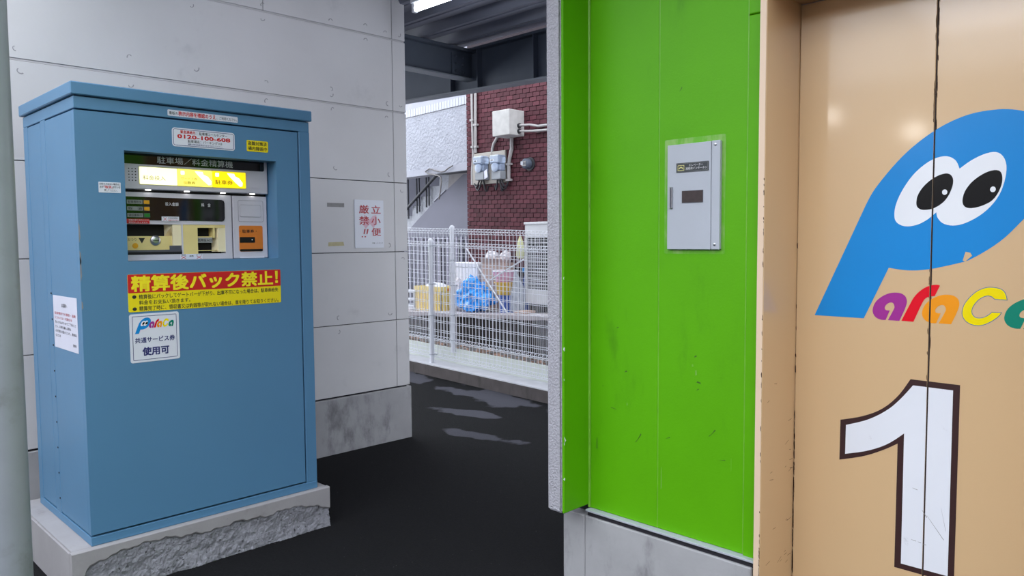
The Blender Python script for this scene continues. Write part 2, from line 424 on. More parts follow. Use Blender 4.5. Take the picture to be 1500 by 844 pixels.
def smooth_closed(pts, it=2, keep=()):
    """Chaikin rounding of an outline, leaving the corners listed in keep"""
    K = [i in keep for i in range(len(pts))]
    for _ in range(it):
        out = []; ok = []
        n = len(pts)
        for i in range(n):
            p, q = pts[i], pts[(i+1) % n]
            if K[i]: out.append(p); ok.append(True)
            else: out.append((p[0]*.75+q[0]*.25, p[1]*.75+q[1]*.25)); ok.append(False)
            if not K[(i+1) % n]: out.append((p[0]*.25+q[0]*.75, p[1]*.25+q[1]*.75)); ok.append(False)
        pts, K = out, ok
    return pts

def copy_to(o, loc, parent=None):
    c = o.copy(); COL.objects.link(c); c.location = loc; c.parent = parent
    return c

def far(y): return 0.03*(y-4.6)      # the ground beyond the passage climbs gently towards +Y

# ================================================================== SETTING
# ---- ground
def ground():
    mb = MB(); xs = [-9, -4, 0, 2.2, 2.9, 3.3, 3.7, 4.1, 4.5, 5.06]; ys = [-9, -4, 0, 2, 3, 4, 5, 6, 7, 8, 10, 13]
    def z(x, y):
        t = min(max((x-3.0)/1.9, 0), 1); t = t*t*(3-2*t)
        return t*(-0.012 + far(min(y, 9)))
    vs = [(x, y, z(x, y)) for x in xs for y in ys]; ny = len(ys)
    fs = [(i*ny+j, (i+1)*ny+j, (i+1)*ny+j+1, i*ny+j+1) for i in range(len(xs)-1) for j in range(ny-1)]
    mb.add(vs, fs, True)
    o = mb.build('floor', 'asphalt', None, recalc=False)
    tag(o, 'dark asphalt ground running through the passage', 'ground', kind='structure')
ground()

# ---- panelled wall behind the payment cabinet (faces -Y)
WY = 4.493
wall = thing('wall_back', (0.2, WY, 0), 'white cement panel wall behind the blue cabinet', 'wall', kind='structure')
ZR = [0.387, 0.879, 1.371, 1.866, 2.368, 2.872, 3.215]
for i in range(6):
    z0, z1 = ZR[i], ZR[i+1]
    g0 = 0.0025 if i else 0.006; g1 = 0.0025
    if i in (4, 5): g0 = 0.0065
    if i in (3, 4): g1 = 0.0065
    cuts = [-3.2, -0.6, 3.322, 3.436] if i != 5 else [-3.2, -0.6, 2.348, 3.322, 3.436]
    for a, b in zip(cuts[:-1], cuts[1:]):
        box('panel', 'wall', wall, a+0.0018, b-0.0018 if b < 3.43 else b, WY, WY+0.1, z0+g0, z1-g1, bevel=0.0018)
box('joint_backing', 'joint', wall, -3.19, 3.42, WY+0.02, WY+0.09, 0.375, 3.2)
for zc in (2.368, 2.872):
    box('joint_sealant', 'sealant', wall, -3.19, 3.43, WY+0.004, WY+0.019, zc-0.0048, zc+0.0048)
pl_w = Plane('front', WY)
cres = []
for k in range(9):
    a = math.radians(-30 + 200*k/8); cres.append((math.cos(a)*0.016, math.sin(a)*0.013))
for k in range(8, -1, -1):
    a = math.radians(-30 + 200*k/8); cres.append((math.cos(a)*0.011+0.001, math.sin(a)*0.0085))
base_patch = None
spots = [(1.013, 2.42), (1.907, 2.815), (2.345, 2.823), (2.826, 2.908), (3.1, 2.929), (3.265, 2.913), (1.032, 2.312), (1.552, 2.467), (1.923, 2.457), (1.557, 2.313), (2.357, 2.442), (2.82, 2.462), (2.827, 2.329), (3.278, 2.418), (2.354, 2.325), (2.824, 2.422), (3.392, 2.417), (3.265, 2.321), (3.39, 2.915), (3.28, 1.92), (3.39, 1.81), (3.27, 1.42), (2.84, 0.93), (3.27, 0.93), (2.84, 0.835), (3.39, 1.32), (2.84, 1.94), (2.345, 2.91), (3.1, 2.83)]
for i, (x, z) in enumerate(spots):
    ang = random.uniform(0, 6.28); sc = random.uniform(0.8, 1.15)
    pts = [(x+sc*(p*math.cos(ang)-q*math.sin(ang)), z+sc*(p*math.sin(ang)+q*math.cos(ang))) for p, q in cres]
    slab_poly(pl_w, pts, -0.002, 0.0012).build('screw_patch', 'patch', wall)

bb = box('baseboard_back', 'plinth', None, -3.2, 3.447, WY-0.004, WY+0.1, -0.05, 0.381, bevel=0.004)
tag(bb, 'grey concrete foundation strip under the white panel wall', 'foundation', kind='structure')

wn = box('wall_near_sky_block', 'beige_conc', None, -9.0, 2.3, -7.4, -7.0, -0.1, 6.5); tag(wn, 'plain unseen wall added behind the viewer to block low sky', 'wall', kind='structure')  # added unseen wall, tall enough to shut out low sky
wo = box('wall_opposite_sky_block', 'beige_conc', None, -9.4, -9.0, -14, 12, -0.1, 4.2); tag(wo, 'plain unseen wall added across the parking bay to darken reflections and block low sky', 'wall', kind='structure')  # added unseen wall, darkens door reflections and cuts low sky
# ---- ceiling: ribbed steel deck
def deck():
    mb = MB(); ribs = [4.42-0.325*k for k in range(11)]
    prof = [(4.72, 3.2)]
    for c in ribs: prof += [(c+0.085, 3.2), (c+0.045, 3.135), (c+0.012, 3.135), (c+0.006, 3.143), (c-0.006, 3.143), (c-0.012, 3.135), (c-0.045, 3.135), (c-0.085, 3.2)]
    prof += [(1.22, 3.2)]
    y0, y1 = 0.4, 9.5
    top = [(prof[-1][0], 3.26), (prof[0][0], 3.26)]
    loop = prof + top
    mb.prism([(x, y0, z) for x, z in loop], [(x, y1, z) for x, z in loop])
    o = mb.build('ceiling', 'deck', None)
    tag(o, 'dark ribbed steel deck ceiling over the passage', 'ceiling', kind='structure')
deck()

def ibeam_x(name, x0, x1, y0, w, zb0, zb1, zt0, zt1, label):
    t = thing(name, ((x0+x1)/2, y0, zb0), label, 'beam', kind='structure')
    box('bottom_flange', 'flange', t, x0, x1, y0, y0+w, zb0, zb1, 0.002)
    box('top_flange', 'steel_dk', t, x0, x1, y0, y0+w, zt0, zt1, 0.002)
    box('web', 'steel_dk', t, x0, x1, y0+w/2-0.006, y0+w/2+0.006, zb1, zt0)
    return t
b1 = ibeam_x('trim_1', 3.0, 4.66, 5.07, 0.125, 2.862, 2.874, 3.098, 3.125, 'shorter dark steel beam meeting the long girder under the deck')
for yy in (4.46, 4.54):
    for zz in (2.92, 2.985, 3.05):
        MB().lathe((yy, 5.1165, zz), [(0.012, 0), (0.012, -0.012), (0.006, -0.02)], 6, 'y').build('bolt', 'steel_dk', b1)
box('splice_plate', 'steel_dk', b1, 4.42, 4.62, 5.1165, 5.1265, 2.89, 3.08)

gd = thing('trim_2', (4.7, 5.5, 2.74), 'long dark steel girder along the open edge of the deck', 'beam', kind='structure')
def gz(y): return 2.744 + 0.0300*(y-4.2)
def sheared(y0, y1, x0, x1, h0, h1, name, mat='steel_dk'):
    vs = [(x, y, gz(y)+h) for x in (x0, x1) for y in (y0, y1) for h in (h0, h1)]
    return MB().add(vs, [(0,1,3,2),(4,6,7,5),(0,4,5,1),(2,3,7,6),(0,2,6,4),(1,5,7,3)]).build(name, mat, gd)
sheared(1.5, 9.5, 4.6, 4.735, 0.0, 0.012, 'bottom_flange', 'flange')
box('top_flange', 'steel_dk', gd, 4.6, 4.735, 1.5, 9.5, 3.112, 3.134)
MB().prism([(4.662, 1.5, gz(1.5)+.01), (4.662, 9.5, gz(9.5)+.01), (4.662, 9.5, 3.12), (4.662, 1.5, 3.12)], [(4.673, 1.5, gz(1.5)+.01), (4.673, 9.5, gz(9.5)+.01), (4.673, 9.5, 3.12), (4.673, 1.5, 3.12)]).build('web', 'steel_dk', gd)
for yy in (4.33, 5.0, 5.36):
    box('stiffener', 'steel_dk', gd, 4.604, 4.662, yy-0.006, yy+0.006, gz(yy)+0.012, 3.112)

# ---- green wall on the right (faces -X)
GX = 2.42
gw = thing('wall_right', (GX, 1.6, 0), 'lime green wall of tall boards beside the beige lift door', 'wall', kind='structure')
box('panel', 'green', gw, GX, GX+0.03, 1.2805, 1.6345, 0.347, 3.2, 0.002)
box('panel', 'green', gw, GX, GX+0.03, 1.6375, 1.966, 0.347, 3.2, 0.002)
box('edge_strip', 'green', gw, GX-0.006, GX+0.03, 1.222, 1.2785, 0.335, 2.1935, 0.003)
box('edge_strip', 'green', gw, GX-0.006, GX+0.03, 1.222, 1.2785, 2.1965, 3.2, 0.003)
MB().tube([(GX+0.0042, 1.636, 0.35), (GX+0.0042, 1.636, 3.2)], 0.003, 6).build('joint_bead', 'green_lt', gw)
MB().tube([(GX-0.001, 1.2795, 0.35), (GX-0.001, 1.2795, 3.2)], 0.003, 6).build('joint_bead', 'green_lt', gw)
MB().tube([(GX-0.002, 1.966, 0.35), (GX-0.002, 1.966, 3.2)], 0.007, 8).build('corner_bead', 'green_lt', gw)
box('wall_core', 'joint', gw, GX+0.031, GX+0.2, 1.2, 2.05, 0.0, 3.2)
box('flashing', 'steel_box', gw, GX-0.029, GX+0.03, 1.222, 1.966, 0.338, 0.346, 0.001)
box('drip_shadow', 'joint', gw, GX-0.012, GX+0.03, 1.222, 1.966, 0.314, 0.338)  # dark strip painting the shadow line under the flashing
mb = MB()
for a, z, l, w, sl in ((1.79, .93, .012, .006, .2), (1.90, .86, .004, .004, 0), (1.47, .93, .018, .006, -.2), (1.47, .90, .010, .004, .5), (1.42, .74, .03, .003, .9), (1.86, .78, .03, .002, -.15), (1.74, .66, .03, .004, 1.2), (1.93, .60, .004, .05, 0), (1.48, 1.02, .01, .006, .4), (1.60, .70, .02, .003, .3), (1.38, .66, .03, .002, .2), (1.55, 1.98, .012, .005, 1), (1.83, 1.10, .01, .004, .3)):
    mb.add([(GX-.0005, a, z), (GX-.0005, a-l, z+l*sl), (GX-.0005, a-l*.9, z+l*sl+w), (GX-.0005, a-l*.2, z+w*.8)], [(0, 1, 2, 3)])
mb.build('scuff_marks', 'green_dk', gw, recalc=False, kind='stuff')
mb = MB()
for a, z, l, h in ((1.33, .63, .003, .05), (1.49, .985, .007, .010), (1.475, .955, .006, .02), (1.78, .80, .004, .012), (1.62, .50, .003, .09)):
    mb.add([(GX-.0006, a, z), (GX-.0006, a-l, z+h*.1), (GX-.0006, a-l*.8, z+h), (GX-.0006, a-l*.1, z+h*.9)], [(0, 1, 2, 3)])
mb.build('paint_flakes', 'halo', gw, recalc=False, kind='stuff')
# short return column with white stucco face
colm = thing('wall_return', (2.36, 2.0, 0.36), 'pale stucco column standing out at the far end of the green wall', 'wall', kind='structure')
box('column', 'stucco_col', colm, 2.258, 2.5, 1.979, 2.056, 0.358, 3.2, 0.008, seg=2)
box('painted_face', 'green', colm, 2.2575, 2.419, 1.9665, 1.9785, 0.359, 3.2, 0.005)
# paint chips along the column edge
for zc, s in ((1.02, 0.008), (0.655, 0.016), (0.50, 0.006), (1.3, 0.005), (0.9, 0.004)):
    pts = [(2.2605+random.uniform(-.3, 1)*s*0.8*math.cos(a)+0.001, zc+s*random.uniform(.7, 1.2)*math.sin(a)) for a in [k*math.pi/4 for k in range(8)]]
    MB().prism([(x, 1.967, z) for x, z in pts], [(x, 1.9655, z) for x, z in pts]).build('paint_chip', 'lg_white', colm)
bs = thing('baseboard_right', (2.45, 1.6, 0), 'grey concrete base under the green wall', 'foundation', kind='structure')
box('block', 'plinth', bs, 2.397, 2.62, 1.9765, 2.092, -0.02, 0.316, 0.004)
box('block', 'plinth', bs, 2.397, 2.62, 1.236, 1.9745, -0.02, 0.316, 0.004)

# ---- door of the car lift
DX = 2.625
door = thing('door_1', (DX, 0.763, 0), 'beige two-leaf lift door with a blue letter logo and the numeral 1', 'door', kind='structure')
def jamb(name, *a): return box(name, 'beige', door, *a, 0.0025)
jamb('door_jamb', 2.38, DX+0.05, 1.1965, 1.2205, -0.02, 2.28)
jamb('door_jamb', 2.38, DX+0.05, 0.3055, 0.3295, -0.02, 2.28)
box('jamb_light_tint', 'beige_lt', door, 2.3785, 2.3805, 1.1985, 1.2195, -0.01, 2.28)  # thin strip carrying the painted sky light on the jamb
jamb('lintel', 2.38, DX+0.05, 0.33, 1.196, 2.255, 2.28)
box('door_panel', 'beige', door, DX, DX+0.03, 0.7655, 1.195, 0.01, 2.252, 0.0015)
box('door_panel', 'beige', door, DX, DX+0.03, 0.331, 0.7605, 0.01, 2.252, 0.0015)
box('seam_shadow', 'joint', door, DX+0.031, DX+0.04, 0.32, 1.2, 0.0, 2.26)
box('door_seal', 'seal', door, DX+0.002, DX+0.028, 0.7608, 0.7652, 0.012, 2.25)
# rust along the meeting edges, reveal corner and jamb edge
def rust_strip(name, pts, w):
    mb = MB()
    for (x, y, z, l) in pts:
        ww = w*random.uniform(.5, 1.4)
        q = [(-ww, -l*.5), (ww*.4, -l*.35), (ww, l*.1), (ww*.2, l*.5), (-ww*.7, l*.3)]
        mb.add([(x, y+a, z+b) for a, b in q], [(0, 1, 2, 3, 4)])
    return mb.build(name, 'rust', door, recalc=False, kind='stuff')
pts = []
for k in range(90):
    z = random.uniform(0.3, 2.24)
    pts.append((DX-0.0004, 0.7672 if random.random() < .5 else 0.7590, z, random.uniform(.01, .05)))
rust_strip('rust_spots', pts, 0.0012)
pts = [(DX-0.0006, 1.1945, 0.25+1.2*abs(random.gauss(0, .35)), random.uniform(.01, .04)) for k in range(70)]
rust_strip('rust_spots', pts, 0.0022)
pts = [(2.3778, 1.1985, 0.25+1.5*random.random()**2.4, random.uniform(.004, .022)) for k in range(60)]
rust_strip('rust_spots', pts, 0.0014)
mb = MB()
for k in range(24):      # scratches on the reveal
    x = random.choice([random.uniform(2.41, 2.60), random.uniform(2.55, 2.61)]); z = 0.28+random.random()**1.6*0.7; l = random.uniform(.008, .03); sl = random.uniform(-.2, .6)
    mb.add([(x, 1.1961, z), (x+l, 1.1961, z+l*sl), (x+l, 1.1961, z+l*sl+.0016), (x, 1.1961, z+.0012)], [(0, 1, 2, 3)])
mb.build('scratches', 'rust', door, recalc=False, kind='stuff')

pl_d = Plane('side', DX)
SEAM = (0.7605, 0.7655)
def graphic(name, mat, pts, off, parent=door, label=None, plane=pl_d, seam=True, tf=None):
    if tf: pts = [tf(p) for p in pts]
    bm = bmesh.new()
    vs = [bm.verts.new(plane.p(a, z, off)) for a, z in pts]
    for tri in tessellate_polygon([[Vector((a, z, 0)) for a, z in pts]]):
        try: bm.faces.new([vs[i] for i in tri])
        except ValueError: pass
    o0 = wloc(parent)
    if seam:
        for s, keep_pos in ((SEAM[0], None), (SEAM[1], None)):
            bmesh.ops.bisect_plane(bm, geom=bm.verts[:]+bm.edges[:]+bm.faces[:], dist=1e-6, plane_co=(0, s, 0), plane_no=(0, 1, 0))
        kill = [f for f in bm.faces if SEAM[0] < f.calc_center_median().y < SEAM[1]]
        bmesh.ops.delete(bm, geom=kill, context='FACES')
    bmesh.ops.translate(bm, verts=bm.verts, vec=-o0)
    me = bpy.data.meshes.new(name); bm.to_mesh(me); bm.free(); me.materials.append(MT[mat])
    o = bpy.data.objects.new(name, me); COL.objects.link(o); o.parent = parent
    if label: o['label'] = label
    return o

P_OUT = [(1.129,1.182),(0.963,1.561),(0.944,1.600),(0.901,1.657),(0.851,1.713),(0.802,1.754),(0.755,1.785),(0.708,1.807),(0.663,1.820),(0.619,1.824),(0.576,1.823),(0.530,1.812),(0.487,1.790),(0.455,1.756),(0.438,1.712),(0.436,1.662),(0.447,1.610),(0.475,1.555),(0.521,1.501),(0.565,1.447),(0.607,1.412),(0.660,1.378),(0.679,1.372),(0.727,1.359),(0.768,1.349),(0.814,1.344),(0.853,1.346),(0.888,1.352),(0.963,1.182)]
EYES = [(0.876,1.515),(0.873,1.553),(0.854,1.600),(0.820,1.652),(0.772,1.691),(0.729,1.701),(0.701,1.685),(0.691,1.657),(0.659,1.682),(0.615,1.701),(0.585,1.698),(0.567,1.665),(0.570,1.616),(0.585,1.567),(0.619,1.523),(0.663,1.494),(0.700,1.483),(0.733,1.490),(0.750,1.511),(0.752,1.527),(0.777,1.504),(0.806,1.488),(0.841,1.483),(0.867,1.495)]
PUP_L = [(0.811,1.556),(0.808,1.582),(0.789,1.613),(0.756,1.639),(0.723,1.648),(0.707,1.632),(0.708,1.603),(0.725,1.563),(0.758,1.538),(0.792,1.534),(0.807,1.543)]
PUP_R = [(0.682,1.561),(0.675,1.591),(0.653,1.621),(0.618,1.644),(0.588,1.648),(0.577,1.631),(0.579,1.597),(0.598,1.558),(0.629,1.541),(0.660,1.535),(0.677,1.542)]
L_A = [(0.894,1.181),(0.908,1.180),(0.926,1.187),(0.936,1.203),(0.935,1.220),(0.927,1.240),(0.909,1.257),(0.887,1.269),(0.865,1.273),(0.845,1.270),(0.832,1.258),(0.830,1.235),(0.852,1.181),(0.887,1.181),(0.870,1.217),(0.867,1.226),(0.871,1.237),(0.878,1.240),(0.889,1.236),(0.897,1.226),(0.898,1.218),(0.894,1.213),(0.882,1.213)]
L_R = [(0.846,1.182),(0.810,1.181),(0.786,1.242),(0.778,1.257),(0.766,1.264),(0.750,1.266),(0.736,1.299),(0.740,1.302),(0.758,1.301),(0.779,1.292),(0.798,1.276),(0.811,1.259),(0.818,1.245)]
L_C = [(0.554,1.262),(0.588,1.263),(0.596,1.271),(0.608,1.273),(0.625,1.264),(0.638,1.248),(0.646,1.230),(0.645,1.217),(0.637,1.207),(0.624,1.206),(0.608,1.212),(0.594,1.226),(0.567,1.226),(0.574,1.213),(0.593,1.196),(0.615,1.183),(0.636,1.180),(0.658,1.187),(0.671,1.202),(0.675,1.219),(0.670,1.244),(0.654,1.269),(0.634,1.289),(0.611,1.300),(0.592,1.301),(0.571,1.297),(0.559,1.285)]
def inset(pts, d):
    n = len(pts); out = []
    area = sum(pts[i][0]*pts[(i+1) % n][1]-pts[(i+1) % n][0]*pts[i][1] for i in range(n))
    sg = 1 if area > 0 else -1
    for i in range(n):
        p0, p1, p2 = Vector(pts[i-1]), Vector(pts[i]), Vector(pts[(i+1) % n])
        e1 = (p1-p0).normalized(); e2 = (p2-p1).normalized()
        n1 = Vector((-e1.y, e1.x))*sg; n2 = Vector((-e2.y, e2.x))*sg
        nn = (n1+n2); nn = nn.normalized() if nn.length > 1e-6 else n1
        k = d/max(nn.dot(n1), 0.5); out.append((p1.x+nn.x*k, p1.y+nn.y*k))
    return out
def logo(parent, plane, seam, tf, lev, names=True):
    P = smooth_closed(P_OUT, 2, (0, 1, 27, 28)); E = smooth_closed(EYES, 2, (7, 19))
    lp = graphic('logo_letter', 'lg_blue', P, lev, parent, 'blue letter P', plane, seam, tf)
    A = smooth_closed(L_A, 2, (0, 12, 13, 22))
    graphic('logo_letter', 'lg_purple', A, lev, parent, 'purple letter a', plane, seam, tf)
    graphic('logo_letter', 'lg_red', smooth_closed(L_R, 1, (0, 1, 5, 6)), lev+1.5e-4, parent, 'red letter r', plane, seam, tf)
    graphic('logo_letter', 'lg_orange', [(a-0.150, z) for a, z in A], lev, parent, 'orange letter a', plane, seam, tf)
    C = smooth_closed(L_C, 2, (0, 1, 11, 12))
    if names: graphic('letter_outline', 'lg_grey', C, lev, parent, 'grey outline of the letter C', plane, seam, tf)
    graphic('logo_letter', 'lg_yellow', inset(C, 0.0022), lev+2e-4, parent, 'yellow letter C', plane, seam, tf)
    graphic('logo_letter', 'lg_green', [(a-0.374, z) for a, z in A], lev, parent, 'green letter a', plane, seam, tf)
    graphic('eye_white', 'lg_white', E, lev+3e-4, parent, None, plane, seam, tf)
    for pu, hl in ((PUP_L, (0.730, 1.588)), (PUP_R, (0.601, 1.590))):
        graphic('pupil', 'lg_black', smooth_closed(pu, 2), lev+6e-4, parent, None, plane, seam, tf)
        graphic('highlight', 'lg_white', [(hl[0]+.0075*math.cos(k*math.pi/6), hl[1]+.0085*math.sin(k*math.pi/6)) for k in range(12)], lev+9e-4, parent, None, plane, seam, tf)
logo(door, pl_d, True, None, 0.0006)
ONE_O = [(0.814,0.996),(0.672,0.995),(0.673,0.368),(0.849,0.368),(0.848,0.780),(0.887,0.753),(0.952,0.717),(1.034,0.690),(1.033,0.829),(0.966,0.849),(0.901,0.882),(0.849,0.935)]
ONE_I = [(0.806,0.977),(0.691,0.976),(0.691,0.386),(0.829,0.386),(0.829,0.817),(0.877,0.772),(0.942,0.737),(1.015,0.714),(1.014,0.814),(0.944,0.841),(0.880,0.885),(0.839,0.931)]
graphic('numeral_outline', 'brown', smooth_closed(ONE_O, 2, (0, 1, 2, 3, 4, 7, 8)), 0.0006, label='dark brown outline of the numeral 1')
graphic('numeral', 'num_white', smooth_closed(ONE_I, 2, (0, 1, 2, 3, 4, 7, 8)), 0.0009, label='white numeral 1')
mb = MB()
for x0, z0, x1, z1, w in ((0.715, 0.60, 0.700, 0.53, .004), (0.755, 0.565, 0.705, 0.50, .003), (0.77, 0.58, 0.755, 0.56, .004), (0.80, 0.475, 0.785, 0.474, .002), (0.78, 0.473, 0.77, 0.472, .002), (0.765, 0.47, 0.755, 0.469, .002), (0.80, 0.645, 0.785, 0.642, .002)):
    mb.add([pl_d.p(x0, z0, .0012), pl_d.p(x1, z1, .0012), pl_d.p(x1, z1-w, .0012), pl_d.p(x0, z0-w*.4, .0012)], [(0, 1, 2, 3)])
mb.build('scuff_marks', 'tape', door, recalc=False, kind='stuff')
flat('vinyl_chip', 'beige', door, pl_d, [(0.668, 1.405), (0.655, 1.402), (0.650, 1.393), (0.668, 1.375), (0.675, 1.378)], 0.0016)
# wall beyond the door (out of the frame to the right)
box('wall_side', 'green', None, 2.40, 2.75, -6.0, 0.304, -0.02, 3.2)['kind'] = 'structure'
box('wall_over_door', 'green', None, 2.40, 2.75, 0.304, 1.2215, 2.2815, 3.2)['kind'] = 'structure'
box('wall_rear', 'stucco_col', None, 2.63, 4.95, -6.0, 2.04, -0.1, 3.13)['kind'] = 'structure'  # unseen mass widened to shut sky light out of the passage's right side
for nm, lb in (('wall_side', 'green wall on the near side of the beige door'), ('wall_over_door', 'green wall above the beige door'), ('wall_rear', 'plain unseen wall mass behind the lift door, widened to block sky light')):
    tag(bpy.data.objects[nm], lb, 'wall')

# ================================================================== THINGS IN THE PASSAGE
# ---- steel pole at the left edge
pole = thing('steel_pole', (0.4614, 2.3559, 0), 'pale grey round steel pole at the left edge, nearest the viewer', 'pole')
MB().tube([(0.4614, 2.3559, 0), (0.4614, 2.3559, 3.13)], 0.055, 28).build('shaft', 'galv', pole)
MB().lathe((0.4614, 2.3559, 0), [(0.11, 0), (0.11, 0.012), (0.057, 0.014)], 24).build('base_plate', 'galv', pole)

# ---- concrete plinth under the cabinet
pb = thing('concrete_plinth', (1.466, 3.79, 0), 'pale concrete plinth with a broken rough front under the blue cabinet', 'plinth')
CURVE = [(0.874,0.090),(0.893,0.104),(0.956,0.133),(1.02,0.149),(1.086,0.16),(1.153,0.163),(1.232,0.163),(1.312,0.149),(1.443,0.136),(1.502,0.139),(1.562,0.147),(1.645,0.14),(1.719,0.131),(1.829,0.143),(1.932,0.127),(2.058,0.088)]
def curve(x):
    for (a, b), (c, d) in zip(CURVE[:-1], CURVE[1:]):
        if a <= x <= c: return b+(d-b)*(x-a)/(c-a)
    return CURVE[-1][1]
box('core', 'concrete', pb, 0.874, 2.058, 3.395, 4.25, -0.02, 0.203, 0.008, seg=2)
mb = MB(); n = 90; vs = []
for i in range(n+1):
    x = 0.874+(2.058-0.874)*i/n; c = curve(min(max(x, .875), 2.057)) + 0.004*math.sin(x*61)+0.003*math.sin(x*143)
    if x < 0.93: c = max(c-0.10*(0.93-x)/0.056, -0.01)
    vs += [(x, 3.376, c+0.004), (x, 3.372, c+0.010), (x, 3.371, 0.199), (x, 3.375, 0.203), (x, 3.40, 0.2032), (x, 3.40, c+0.003)]
fs = [(i*6+k, (i+1)*6+k, (i+1)*6+(k+1) % 6, i*6+(k+1) % 6) for i in range(n) for k in range(6)] + [tuple(range(6)), tuple(n*6+k for k in range(6))]
mb.add(vs, fs).build('smooth_render', 'concrete', pb)
mb = MB(); nx, nz = 220, 34; vs = []
for i in range(nx+1):
    for j in range(nz+1):
        x = 0.876+(2.056-0.876)*i/nx; z = -0.015+0.235*j/nz*0.85
        y = 3.3820 - 0.009*mnoise.noise(Vector((x*9, z*13, 3.1))) - 0.006*mnoise.noise(Vector((x*31, z*36, 7.7))) + random.uniform(-.0030, .0030) - 0.012*max(0, 1-z/0.06)*random.uniform(.6, 1)
        vs.append((x, min(y, 3.394), z))
fs = [(i*(nz+1)+j, (i+1)*(nz+1)+j, (i+1)*(nz+1)+j+1, i*(nz+1)+j+1) for i in range(nx) for j in range(nz)]
mb.add(vs, fs, True).build('broken_face', 'aggregate', pb, recalc=False, label='rough broken lower front with bare aggregate')

# ---- blue cabinet
cab = thing('blue_cabinet', (1.48, 3.78, 0.203), 'blue steel cabinet housing the lit payment machine, on a concrete plinth', 'cabinet')
FY, SX = 3.40, 0.957
box('cap', 'blue', cab, 0.944, 2.014, 3.387, 4.178, 2.038, 2.089, 0.004)
box('upper_band', 'blue', cab, SX, 2.003, FY, 4.165, 1.986, 2.034, 0.002)
box('cap_gap', 'blue_dark', cab, 0.966, 1.995, 3.41, 4.155, 2.030, 2.042)
box('sill', 'blue', cab, SX, 2.006, FY, 4.165, 0.2035, 0.2405, 0.002)
box('corner_post', 'blue', cab, 1.946, 2.005, FY, FY+0.06, 0.2405, 1.986, 0.002)
box('corner_post', 'blue', cab, SX, SX+0.05, 4.101, 4.165, 0.2405, 1.986, 0.002)
box('middle_post', 'blue', cab, SX, SX+0.05, 3.813, 3.885, 0.2405, 1.986, 0.002)
box('side_panel', 'blue', cab, SX+0.001, SX+0.02, 3.890, 4.0965, 0.2485, 1.981, 0.0015)
box('right_side', 'blue', cab, 1.988, 2.003, FY+0.061, 4.15, 0.2405, 1.986)
box('rear_panel', 'blue', cab, SX+0.051, 2.003, 4.151, 4.165, 0.2405, 1.986)
box('inner_frame', 'blue_dark', cab, SX+0.021, SX+0.03, 3.45, 4.1, 0.2405, 1.986)
MB().box(1.0, 1.125, FY+0.034, FY+0.05, 0.2405, 1.986).box(1.84, 1.945, FY+0.034, FY+0.05, 0.2405, 1.986).box(1.125, 1.84, FY+0.034, FY+0.05, 1.85, 1.986).box(1.125, 1.84, FY+0.034, FY+0.05, 0.2405, 1.36).build('inner_liner', 'blue_dark', cab)
# door: front plate with the machine opening, wrapping the left corner
WX0, WX1, WZ0, WZ1 = 1.140, 1.8235, 1.3715, 1.8325
DX0, DX1, DZ0, DZ1 = SX, 1.9385, 0.2495, 1.9795
o_ = [(DX0, DZ0), (DX1, DZ0), (DX1, DZ1), (DX0, DZ1)]; i_ = [(WX0, WZ0), (WX1, WZ0), (WX1, WZ1), (WX0, WZ1)]
mb = MB()
for y, in ((FY,), (FY+0.03,)):
    mb.add([(a, y, z) for a, z in o_+i_], [(k, (k+1) % 4, 4+(k+1) % 4, 4+k) for k in range(4)])
mb.f += [(k, (k+1) % 4, 8+(k+1) % 4, 8+k) for k in range(4)]; mb.s += [False]*4
D = mb.build('door_front', 'blue', cab, recalc=True)
box('door_side', 'blue', cab, SX, SX+0.02, FY+0.0305, 3.809, DZ0, DZ1, 0.001)
# opening liner
mb = MB(); YB = 3.53
mb.add([(a, y, z) for y in (FY, YB) for a, z in i_] + [(a+(-.004 if a < 1.5 else .004), y, z+(-.004 if z < 1.6 else .004)) for y in (FY+.001, YB) for a, z in i_],
       [(k, (k+1) % 4, 4+(k+1) % 4, 4+k) for k in range(4)] + [(8+k, 8+(k+1) % 4, 12+(k+1) % 4, 12+k) for k in range(4)])
mb.build('opening_liner', 'blue', cab, recalc=False)
for k in range(9):
    MB().lathe((SX-0.001, 3.8185, 0.31+0.115*k), [(0.0042, 0.0), (0.0042, -0.002)], 8, 'x').build('screw', 'rubber', cab)
# wear on the left corner edge
for zc, l in ((1.29, .09), (1.45, .07), (1.36, .05), (1.18, .03)):
    MB().add([(SX+.0003, FY-.0006, zc), (SX+.006, FY-.0006, zc+l*.3), (SX+.0045, FY-.0006, zc+l), (SX+.0003, FY-.0006, zc+l*1.2)], [(0, 1, 2, 3)]).build('paint_wear', 'tape', cab, recalc=False)

pf = Plane('front', FY)
def st(name, mat, a0, a1, z0, z1, label, r=.004): return sticker(name, mat, cab, pf, a0, a1, z0, z1, r, .0012, .0002, label=label)
T1, T2 = .0018, .0024
s = st('sticker', 'white', 1.3225, 1.637, 1.995, 2.021, 'narrow white notice strip with red and navy print')
text('看板の', 'ink', s, pf, 1.3285, 1.3655, 2.0005, 2.0145, T1, .012)
text('表示内容を確認のうえ', 'red', s, pf, 1.3675, 1.534, 1.9985, 2.0185, T1, .025)
text('、ご利用ください。', 'ink', s, pf, 1.5375, 1.634, 2.000, 2.0135, T1, .008)
s = st('sticker', 'white', 1.338, 1.6195, 1.866, 1.9465, 'white call centre sticker with a red telephone number', .012)
frame_line('border', 'navy', s, pf, 1.3425, 1.615, 1.8705, 1.942, .009, .0022, T1)
text('緊急連絡先', 'red', s, pf, 1.374, 1.440, 1.9235, 1.9375, T1, .02)
text('：駐車場コールセンター', 'ink', s, pf, 1.445, 1.584, 1.922, 1.936, T1, .01)
text('0120-100-608', 'red', s, pf, 1.360, 1.598, 1.902, 1.9195, T1, .03)
